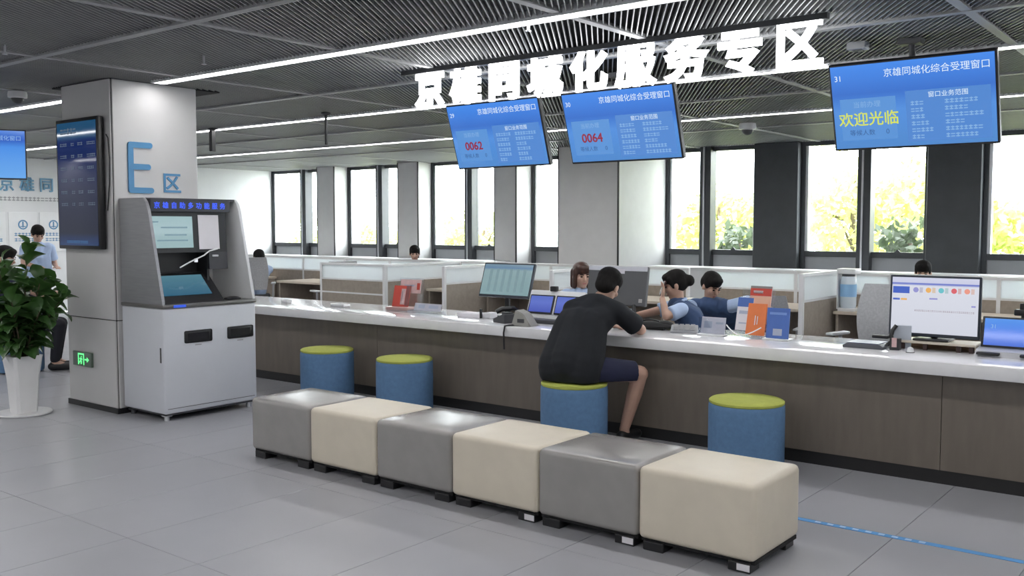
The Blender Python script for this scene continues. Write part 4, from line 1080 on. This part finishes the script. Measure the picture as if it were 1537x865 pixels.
MB().box(-0.19, 0.19, -0.06, 0.06, 0, 0.025, bev=0.004, seg=1).build('tray_base', ACRYL, ty, smooth=False)
leaflet(ty, 0.01, 0.0, 0.022, 0.33, 0.07, 20, mat('tray_card', (0.50, 0.50, 0.58), 0.4), [(GREYBLUE, 0.05, 0.4, 0.35, 0.75), (GREYBLUE, -0.35, -0.1, 0.3, 0.8)], name='card')
for x, y, w, d_, h, nm, lab in ((-8.05, 6.42, 0.10, 0.07, 0.03, 'sticky_note_box', 'small pale box on the counter just right of the kiosk'), (-7.25, 6.45, 0.20, 0.09, 0.028, 'tissue_pack', 'flat white tissue pack on the counter between kiosk and red brochures')):
    t = thing(nm, lab, 'box', (x, y, TOP))
    MB().box(-w / 2, w / 2, -d_ / 2, d_ / 2, 0, h, bev=0.008, seg=3).build('pack', WHITEPL, t)
    MB().box(-w * 0.25, w * 0.25, -d_ * 0.2, d_ * 0.2, h, h + 0.002).build('opening', mat('pack_slot', (0.45, 0.46, 0.48), 0.7), t, smooth=False)
pp = thing('paper_stack', 'low stack of papers under a clear lid left of the greenish monitor', 'papers', (-5.46, 6.42, TOP))
MB().box(-0.15, 0.11, -0.07, 0.08, 0, 0.035, bev=0.006).build('stack', PAPERW, pp)
MB().box(0.115, 0.13, -0.07, -0.05, 0, 0.08).build('marker', BLACK, pp, smooth=False)
MB().box(0.14, 0.22, -0.05, 0.05, 0, 0.05, bev=0.004, seg=1).build('note_block', mat('note_block', (0.55, 0.55, 0.58), 0.6), pp, smooth=False)
ph = thing('desk_phone', 'dark desk phone with handset near the counter edge left of the customer', 'phone', (-4.93, 6.22, TOP), rz=R(-20))
MB().prism([(-0.09, 0), (0.09, 0), (0.09, 0.075), (0.07, 0.08), (-0.09, 0.03)], 'y', -0.09, 0.09, bev=0.004).build('body', DARKGREY, ph, smooth=False)
MB().tube([(-0.02, -0.10, 0.09), (0.0, -0.06, 0.115), (0.0, 0.06, 0.115), (-0.02, 0.10, 0.09)], 0.02, 8).build('handset', BLACK, ph)
MB().box(-0.05, 0.04, -0.03, 0.03, 0.06, 0.085, bev=0.004).build('keypad', BLACK, ph)
fb_ = thing('card_reader', 'tilted beige card reader on the counter edge left of the customer', 'card reader', (-4.66, 6.10, TOP), rz=R(10))
MB().prism([(-0.09, 0), (0.09, 0), (0.02, 0.10), (-0.05, 0.13)], 'y', -0.07, 0.07, bev=0.006).build('body', mat('reader_beige', (0.30, 0.30, 0.28), 0.5), fb_, smooth=False)
MB().box(-0.03, 0.03, -0.074, -0.07, 0.03, 0.06).build('label_plate', DARKGREY, fb_, smooth=False)
cd = thing('counter_cable', 'black cable hanging over the counter edge left of the customer', 'cable', (-4.72, 5.93, TOP))
MB().tube([(0.06, 0.17, 0.006), (-0.02, 0.06, 0.008), (-0.02, 0.012, 0.006), (-0.02, -0.003, -0.05), (-0.018, 0.0, -0.18)], 0.007, 8).build('cable_run', BLACK, cd)
kb2 = thing('keyboard', 'grey slanted keypad on the counter in front of the staff woman in the blue vest', 'keypad', (-3.42, 6.46, TOP), rz=R(25))
MB().prism([(-0.07, 0), (0.08, 0), (0.08, 0.05), (-0.07, 0.012)], 'x', -0.10, 0.10, bev=0.003).build('body', mat('keypad_grey', (0.30, 0.31, 0.33), 0.5), kb2, smooth=False)
kk = MB()
for i in range(4):
    for j in range(5):
        y_ = -0.05 + j * 0.026; kk.box(-0.08 + i * 0.042, -0.048 + i * 0.042, y_, y_ + 0.018, 0.02 + (y_ + 0.07) * 0.253, 0.024 + (y_ + 0.07) * 0.253)
kk.build('keys', mat('keypad_keys', (0.45, 0.46, 0.48), 0.5), kb2, smooth=False)
bg = thing('black_bag', 'low black pouch on the counter in front of the dark monitor', 'bag', (-3.72, 6.52, TOP))
MB().ell((0, 0, 0.028), (0.17, 0.09, 0.034)).ell((0.08, 0.02, 0.04), (0.08, 0.06, 0.03)).box(-0.12, 0.12, -0.06, 0.06, 0.001, 0.02).build('pouch', BLACKM, bg)
MB().tube([(-0.08, -0.05, 0.06), (0, -0.07, 0.085), (0.08, -0.05, 0.07)], 0.007, 6).build('strap', BLACK, bg)

# ------------------------------------------------------------------ people
def remesh(mb, voxel, it=4, name='body'):
    me = mb.mesh(name, smooth=False)
    o = bpy.data.objects.new(name, me); COL.objects.link(o)
    r = o.modifiers.new('r', 'REMESH'); r.mode = 'VOXEL'; r.voxel_size = voxel
    s = o.modifiers.new('s', 'SMOOTH'); s.iterations = it; s.factor = 0.5
    dg = bpy.context.evaluated_depsgraph_get()
    out = bpy.data.meshes.new_from_object(o.evaluated_get(dg))
    bpy.data.objects.remove(o); bpy.data.meshes.remove(me)
    out.polygons.foreach_set('use_smooth', [True] * len(out.polygons))
    out.materials.clear()
    return out

def head_frame(c, fwd, up):
    f = Vector(fwd).normalized(); u = Vector(up)
    r = f.cross(u).normalized(); u = r.cross(f).normalized()
    M = Matrix((r, f, u)).transposed()
    return Vector(c), M

def add_head(b, c, M):
    L = lambda x, y, z: c + M @ Vector((x, y, z))
    b.ell(L(0, -0.012, 0.03), (0.074, 0.092, 0.085), M)
    b.ell(L(0, 0.022, -0.04), (0.058, 0.066, 0.072), M)
    b.ell(L(0, 0.05, -0.085), (0.034, 0.035, 0.028), M)
    b.cap(L(0, 0.082, 0.012), L(0, 0.104, -0.022), 0.009, 0.013, 8)
    for s in (-1, 1):
        b.ell(L(s * 0.077, -0.008, -0.012), (0.012, 0.022, 0.033), M, 8, 8)
        b.ell(L(s * 0.04, 0.06, -0.02), (0.026, 0.024, 0.024), M, 8, 8)

def face_parts(root, c, M):
    L = lambda x, y, z: c + M @ Vector((x, y, z))
    for s in (-1, 1):
        MB().ell(L(s * 0.031, 0.079, 0.006), (0.013, 0.008, 0.007), M, 10, 8).build('eye', mat('eye_dark', (0.02, 0.015, 0.012), 0.2), root)
        MB().cap(L(s * 0.015, 0.086, 0.026), L(s * 0.047, 0.075, 0.028), 0.0045, 0.004, 8).build('eyebrow', HAIRB, root)
    MB().ell(L(0, 0.086, -0.058), (0.022, 0.007, 0.006), M, 10, 8).build('mouth', mat('lips', (0.42, 0.16, 0.14), 0.4), root)

def add_hand(b, wrist, d, up, curl=0.35, side=1):
    """palm with four fingers and a thumb; d points along the fingers, up is the back of the hand"""
    d = Vector(d).normalized(); up = Vector(up); s = d.cross(up).normalized(); up = s.cross(d).normalized()
    w = Vector(wrist)
    b.ell(w + d * 0.05, (0.042, 0.048, 0.017), Matrix((s, d, up)).transposed(), 12, 8)
    for i, (o, l) in enumerate(((-0.031, 0.065), (-0.0105, 0.078), (0.0105, 0.073), (0.031, 0.056))):
        p0 = w + d * 0.075 + s * o * 0.95
        sp = d + s * o * 2.2
        p1 = p0 + (sp - up * curl * 0.4).normalized() * l * 0.5
        p2 = p1 + (sp - up * curl * 1.6).normalized() * l * 0.5
        b.cap(p0, p1, 0.0085, 0.0080, 8); b.cap(p1, p2, 0.0080, 0.0070, 8)
    t0 = w + d * 0.03 - s * side * 0.034
    t1 = t0 + (d * 0.6 - s * side * 0.7 - up * 0.2).normalized() * 0.038
    b.cap(t0, t1, 0.0115, 0.010, 8); b.cap(t1, t1 + (d - s * side * 0.15 - up * 0.3).normalized() * 0.032, 0.010, 0.008, 8)

def hair_short(c, M):
    L = lambda x, y, z: c + M @ Vector((x, y, z))
    b = MB()
    b.ell(L(0, -0.015, 0.058), (0.086, 0.102, 0.075), M)
    b.ell(L(0, -0.045, 0.015), (0.082, 0.078, 0.085), M)
    b.ell(L(0, 0.045, 0.085), (0.062, 0.045, 0.033), M)
    for s in (-1, 1):
        b.ell(L(s * 0.062, 0.0, 0.03), (0.024, 0.045, 0.05), M, 10, 8)
    return b

# --- the customer, seen from behind, black tee and navy shorts
V = Vector
cu = thing('person', 'seated customer in black t-shirt and navy shorts leaning on the counter, seen from behind', 'person', (-3.80, 5.55, 0))
O = V((-3.80, 5.55, 0))
def rel(*p): return V(p) - O
pel = rel(-3.80, 5.53, 0.565); che = rel(-3.83, 5.68, 0.84); nk = rel(-3.80, 5.83, 1.02); hdc = rel(-3.765, 5.935, 1.11)
lsh = rel(-3.935, 5.72, 0.95); rsh = rel(-3.625, 5.83, 0.945)
lel = rel(-4.10, 6.02, 0.81); relb = rel(-3.545, 6.03, 0.80)
lw_ = rel(-3.95, 6.24, 0.785); rw_ = rel(-3.72, 6.22, 0.785)
lhip = rel(-3.90, 5.52, 0.55); rhip = rel(-3.70, 5.55, 0.55)
lkn = rel(-4.02, 5.90, 0.51); rkn = rel(-3.455, 5.87, 0.505)
lan = rel(-4.06, 5.86, 0.09); ran = rel(-3.575, 5.86, 0.09)
fw = V((-0.12, 0.85, -0.62)); hup = V((0.06, 0.55, 0.8))
hc, HM = head_frame(hdc, fw, hup)
b = MB()
add_head(b, hc, HM)
b.cap(nk + V((0, 0.01, -0.01)), hdc + V((0, -0.01, -0.03)), 0.05, 0.05)
b.cap(lhip, che + V((-0.07, 0, 0)), 0.115, 0.105); b.cap(rhip, che + V((0.07, 0, 0)), 0.115, 0.105)
b.cap(che + V((-0.07, 0, 0)), lsh + V((0.06, 0, -0.02)), 0.10, 0.07); b.cap(che + V((0.07, 0, 0)), rsh + V((-0.06, 0, -0.02)), 0.10, 0.07)
b.cap(lsh, rsh, 0.055, 0.055); b.cap(nk + V((0, 0, -0.04)), che, 0.045, 0.10)
for sh, e, w, hp, k, an, sd in ((lsh, lel, lw_, lhip, lkn, lan, -1), (rsh, relb, rw_, rhip, rkn, ran, 1)):
    b.cap(sh, e, 0.050, 0.040); b.cap(e, w, 0.040, 0.027)
    b.cap(hp, k, 0.085, 0.060); b.cap(k, k.lerp(an, 0.35), 0.056, 0.056); b.cap(k.lerp(an, 0.35), an, 0.056, 0.036)
    b.cap(an, an + V((0, 0.02, -0.045)), 0.036, 0.035); b.cap(an + V((0, -0.02, -0.05)), an + V((0.01, 0.13, -0.058)), 0.034, 0.028)
add_hand(b, lw_, V((0.35, 0.9, -0.1)), V((0, 0.1, 1)), 0.4, -1)
add_hand(b, rw_, V((-0.45, 0.85, -0.1)), V((0, 0.1, 1)), 0.4, 1)
link('body', remesh(b, 0.0065, 3), SKIN, cu)
face_parts(cu, hc, HM)
hb = hair_short(hc, HM)
hb.ell(hc + HM @ V((0, -0.055, -0.015)), (0.078, 0.06, 0.07), HM)
hb.ell(hc + HM @ V((0, -0.02, 0.055)), (0.095, 0.108, 0.085), HM)
link('hair', remesh(hb, 0.007, 2), HAIRB, cu)
b = MB()
b.cap(lhip + V((-0.01, -0.02, 0.02)), che + V((-0.075, 0, 0)), 0.140, 0.132); b.cap(rhip + V((0.0, -0.02, 0.02)), che + V((0.075, 0, 0)), 0.140, 0.132)
b.cap(che + V((-0.075, 0, 0)), lsh + V((0.05, 0, -0.015)), 0.128, 0.083); b.cap(che + V((0.075, 0, 0)), rsh + V((-0.05, 0, -0.015)), 0.128, 0.083)
b.cap(lsh, rsh, 0.072, 0.072); b.cap(nk + V((0, -0.015, -0.035)), che, 0.085, 0.13)
b.cap(pel + V((0, -0.03, 0.03)), che, 0.155, 0.145); b.cap(lhip + V((-0.01, -0.04, -0.02)), rhip + V((0.01, -0.04, -0.02)), 0.122, 0.122)
b.cap(nk + V((-0.03, -0.02, -0.01)), lsh, 0.06, 0.072); b.cap(nk + V((0.03, -0.02, -0.01)), rsh, 0.06, 0.072)
for sh, e in ((lsh, lel), (rsh, relb)):
    m_ = sh.lerp(e, 0.80)
    b.cap(sh, sh.lerp(e, 0.5), 0.074, 0.074); b.cyl(sh.lerp(e, 0.3), m_, 0.073, 0.080, 16)
ts = remesh(b, 0.009, 14, 't_shirt')
for v in ts.vertices:
    if v.co.z < 0.47: v.co.z = 0.47 + (v.co.z - 0.47) * 0.03
link('t_shirt', ts, TEE, cu)
b = MB()
for hp, k in ((lhip, lkn), (rhip, rkn)):
    b.cap(hp + V((0, -0.02, -0.005)), hp.lerp(k, 0.4), 0.110, 0.098); b.cyl(hp.lerp(k, 0.3), hp.lerp(k, 0.90), 0.10, 0.088, 18)
b.cap(lhip, rhip, 0.115, 0.115)
sh_ = remesh(b, 0.009, 4, 'shorts')
for v in sh_.vertices:      # sits flat on the stool
    if v.co.z < 0.468: v.co.z = 0.468 + (v.co.z - 0.468) * 0.03
link('shorts', sh_, NAVY, cu)
for an in (lan, ran):
    b = MB().cap(an + V((0, -0.035, -0.045)), an + V((0.012, 0.16, -0.052)), 0.043, 0.036)
    me = remesh(b, 0.008, 2, 'shoe')
    for v in me.vertices:
        if v.co.z < 0.002: v.co.z = 0.002
    link('shoe', me, BLACK, cu)

def hair_bob(c, M):
    b = hair_short(c, M)
    L = lambda x, y, z: c + M @ Vector((x, y, z))
    for s in (-1, 1):
        b.cap(L(s * 0.066, 0.01, 0.05), L(s * 0.07, 0.012, -0.10), 0.028, 0.022)
        b.cap(L(s * 0.05, -0.05, 0.03), L(s * 0.05, -0.06, -0.10), 0.045, 0.035)
    b.cap(L(0, -0.07, 0.03), L(0, -0.075, -0.10), 0.05, 0.042)
    return b

def staff(label, base, seat_z, fwd2, lean, headpos, headfwd, hair, hairmat, top_mat, sleeve_mat, hands, voxel=0.0085, vest=True, lower=True, stand=False):
    """a seated person: base = pelvis xy, fwd2 = body heading, hands = {side: (elbow, wrist, finger dir)} in world coordinates"""
    t = thing('person', label, 'person', (base[0], base[1], 0))
    O = V((base[0], base[1], 0))
    f = V((fwd2[0], fwd2[1], 0)).normalized(); r = V((f.y, -f.x, 0)); z = V((0, 0, 1))
    pel = z * (seat_z + 0.10)
    hd = V(headpos) - O
    nk = hd - V(headfwd).normalized() * 0.03 - z * 0.13
    che = pel.lerp(nk, 0.60)
    b = MB(); hc, HM = head_frame(hd, headfwd, z)
    add_head(b, hc, HM)
    b.cap(nk - z * 0.02, hd - V(headfwd).normalized() * 0.02, 0.05, 0.047)
    sh = {s: nk + r * s * 0.165 - z * 0.075 for s in (-1, 1)}
    b.cap(pel - r * 0.08, che - r * 0.06, 0.10, 0.09); b.cap(pel + r * 0.08, che + r * 0.06, 0.10, 0.09)
    b.cap(che, nk - z * 0.03, 0.10, 0.06); b.cap(sh[-1], sh[1], 0.055, 0.055)
    cl = MB(); sleeves = []
    cl.cap(che, nk - z * 0.06, 0.128, 0.092); cl.cap(pel - r * 0.08, che - r * 0.065, 0.122, 0.112); cl.cap(pel + r * 0.08, che + r * 0.065, 0.122, 0.112)
    for s in (-1, 1):
        cl.cap(che + r * s * 0.065, sh[s] - r * s * 0.035, 0.112, 0.078)
        sl = MB()
        cl.cap(nk + r * s * 0.045 - z * 0.045, sh[s] - r * s * 0.02, 0.05, 0.062)
        e, w, fd = hands[s]
        e = V(e) - O; w = V(w) - O
        b.cap(sh[s], e, 0.045, 0.037); b.cap(e, w, 0.037, 0.025)
        add_hand(b, w, fd, z if abs(V(fd).normalized().z) < 0.8 else -f, 0.5, s)
        m_ = sh[s].lerp(e, 0.72)
        sl.cap(sh[s], sh[s].lerp(e, 0.4), 0.064, 0.062); sl.cyl(sh[s].lerp(e, 0.3), m_, 0.062, 0.066, 14); sleeves.append(sl)
        if lower:
            hp = pel + r * s * 0.09 - z * 0.02; k = (hp - z * 0.42 + f * 0.02) if stand else hp + f * 0.40 + z * -0.02; a = V((k.x, k.y, 0.09)) - f * 0.05
            b.cap(hp, k, 0.08, 0.058); b.cap(k, a, 0.055, 0.038); b.cap(a, a + f * 0.14 - z * 0.05, 0.034, 0.028)
    link('body', remesh(b, voxel, 3), SKIN, t)
    face_parts(t, hc, HM)
    link('hair', remesh(hair(hc, HM), 0.008, 2), hairmat, t)
    link('vest' if vest else 'shirt', remesh(cl, 0.0095, 4), top_mat, t)
    for sl in sleeves: link('sleeve', remesh(sl, 0.0095, 3), sleeve_mat, t)
    if vest:
        col = MB(); pts = []
        for i in range(13):
            a = 2 * math.pi * i / 12; pts.append(nk - z * 0.02 + r * 0.062 * math.cos(a) + f * 0.062 * math.sin(a) - z * 0.02 * math.sin(a))
        col.tube(pts, 0.016, 8).build('collar', sleeve_mat, t)
    if lower:
        tr = MB()
        for s in (-1, 1):
            hp = pel + r * s * 0.09 - z * 0.02; k = (hp - z * 0.42 + f * 0.02) if stand else hp + f * 0.40 + z * -0.02; a = V((k.x, k.y, 0.13)) - f * 0.05
            tr.cap(hp, k, 0.098, 0.070); tr.cap(k, a, 0.068, 0.052)
        for s in (-1, 1):
            hp = pel + r * s * 0.09 - z * 0.02; k = (hp - z * 0.42 + f * 0.02) if stand else hp + f * 0.40 + z * -0.02; a = V((k.x, k.y, 0.09)) - f * 0.05
            sm = remesh(MB().cap(a - z * 0.04 - f * 0.03, a + f * 0.15 - z * 0.045, 0.045, 0.04), 0.01, 2, 'shoe')
            for v in sm.vertices: v.co.z = max(v.co.z, 0.002)
            link('shoe', sm, BLACK, t)
        link('trousers', remesh(tr, 0.011, 2), mat('trousers_dark', (0.012, 0.013, 0.02), 0.85), t)
    return t

def hair_bun(c, M):
    b = hair_short(c, M)
    L = lambda x, y, z: c + M @ Vector((x, y, z))
    b.ell(L(0, -0.125, 0.0), (0.052, 0.045, 0.05), M)
    b.cap(L(0, -0.08, 0.03), L(0, -0.12, 0.01), 0.05, 0.04)
    for s in (-1, 1): b.cap(L(s * 0.066, 0.025, 0.06), L(s * 0.068, 0.015, -0.01), 0.024, 0.016)
    return b
staff('staff woman in navy vest with hair in a bun, holding her hand to her face', (-3.70, 7.34), 0.44, (-0.80, -0.6), 0, (-3.915, 7.22, 1.055), (-0.85, -0.45, -0.32), hair_bun, HAIRB, VEST, SHIRT,
      {1: ((-4.14, 7.24, 0.81), (-4.22, 7.02, 0.785), (-0.3, -1, 0)), -1: ((-3.86, 6.98, 0.81), (-3.955, 7.075, 0.945), (-0.02, 0.3, 0.95))})
phn = thing('mobile_phone', 'dark red phone held to the face of the staff woman in the navy vest', 'phone', (-3.985, 7.135, 1.03))
phn.rotation_euler = (R(12), R(18), R(40))
MB().box(-0.006, 0.006, -0.035, 0.035, -0.06, 0.065, bev=0.003, seg=1).build('phone_body', mat('phone_dark_red', (0.06, 0.012, 0.014), 0.3), phn, smooth=False)
MB().box(-0.0068, -0.006, -0.031, 0.031, -0.055, 0.06).build('phone_screen', BLACK, phn, smooth=False)
staff('staff woman with short dark red-brown hair facing the customer across the counter', (-5.02, 7.62), 0.44, (0.35, -0.94), 0, (-5.055, 7.50, 1.085), (0.80, -0.55, -0.15), hair_bob, HAIRR, SHIRT, SHIRT,
      {1: ((-5.15, 7.15, 0.80), (-5.0, 6.95, 0.78), (0.3, -1, -0.1)), -1: ((-4.72, 7.25, 0.80), (-4.78, 7.0, 0.78), (-0.2, -1, -0.1))}, vest=False)
staff('staff man with cropped hair in navy vest, bending forward with outstretched arm', (-3.72, 8.42), 0.44, (0.35, -0.9), 0, (-3.94, 7.95, 1.01), (0.78, -0.35, -0.5), hair_short, HAIRB, VEST, SHIRT,
      {1: ((-4.05, 7.75, 0.82), (-3.9, 7.55, 0.76), (0.5, -1, -0.1)), -1: ((-3.52, 8.02, 0.90), (-3.34, 7.85, 0.84), (0.8, -0.6, -0.1))})
staff('person with dark hair at the far desks, head above the partition by the windows', (-10.72, 11.2), 0.44, (0.2, -1), 0, (-10.66, 11.06, 1.12), (0.7, -0.7, -0.3), hair_short, HAIRB, VEST, SHIRT,
      {1: ((-10.95, 10.8, 0.78), (-10.8, 10.6, 0.76), (0.3, -1, 0)), -1: ((-10.45, 10.8, 0.78), (-10.55, 10.6, 0.76), (-0.3, -1, 0))}, voxel=0.012)
staff('person in pale shirt sitting at the far left desk right of the kiosk', (-12.30, 9.18), 0.44, (-1, 0.15), 0, (-12.42, 9.38, 1.06), (-0.85, 0.3, -0.4), hair_short, HAIRB, SHIRT, SHIRT,
      {1: ((-12.45, 9.5, 0.80), (-12.68, 9.5, 0.77), (-1, 0, 0)), -1: ((-12.45, 9.0, 0.80), (-12.68, 9.1, 0.77), (-1, 0.2, 0))}, voxel=0.012, vest=False)
staff('person behind the bright monitor, only dark hair visible', (-2.82, 10.9), 0.44, (0, -1), 0, (-2.86, 10.75, 1.06), (0.2, -0.9, -0.3), hair_short, HAIRB, VEST, SHIRT,
      {1: ((-3.1, 10.5, 0.78), (-3.0, 10.3, 0.76), (0.2, -1, 0)), -1: ((-2.6, 10.5, 0.78), (-2.7, 10.3, 0.76), (-0.2, -1, 0))}, voxel=0.012)
staff('person in pale blue shirt standing behind the potted plant near the posters', (-13.55, 6.45), 0.80, (0.8, -0.2), 0, (-13.45, 6.43, 1.44), (0.8, -0.1, -0.45), hair_short, HAIRB, SHIRT, SHIRT,
      {1: ((-13.45, 6.22, 1.05), (-13.25, 6.3, 1.0), (1, 0.3, 0)), -1: ((-13.5, 6.68, 1.02), (-13.28, 6.6, 0.98), (1, -0.3, 0))}, voxel=0.012, vest=False, stand=True)
staff('person with dark hair at the left edge, sitting on a blue stool behind the plant', (-10.42, 4.75), 0.44, (0.5, 0.8), 0, (-10.38, 4.62, 1.22), (0.7, 0.6, -0.3), hair_short, HAIRB, NAVY, NAVY,
      {1: ((-10.1, 4.8, 0.85), (-9.98, 5.05, 0.8), (0.5, 1, 0)), -1: ((-10.55, 5.05, 0.85), (-10.35, 5.22, 0.8), (0.5, 1, 0))}, voxel=0.012, vest=False)
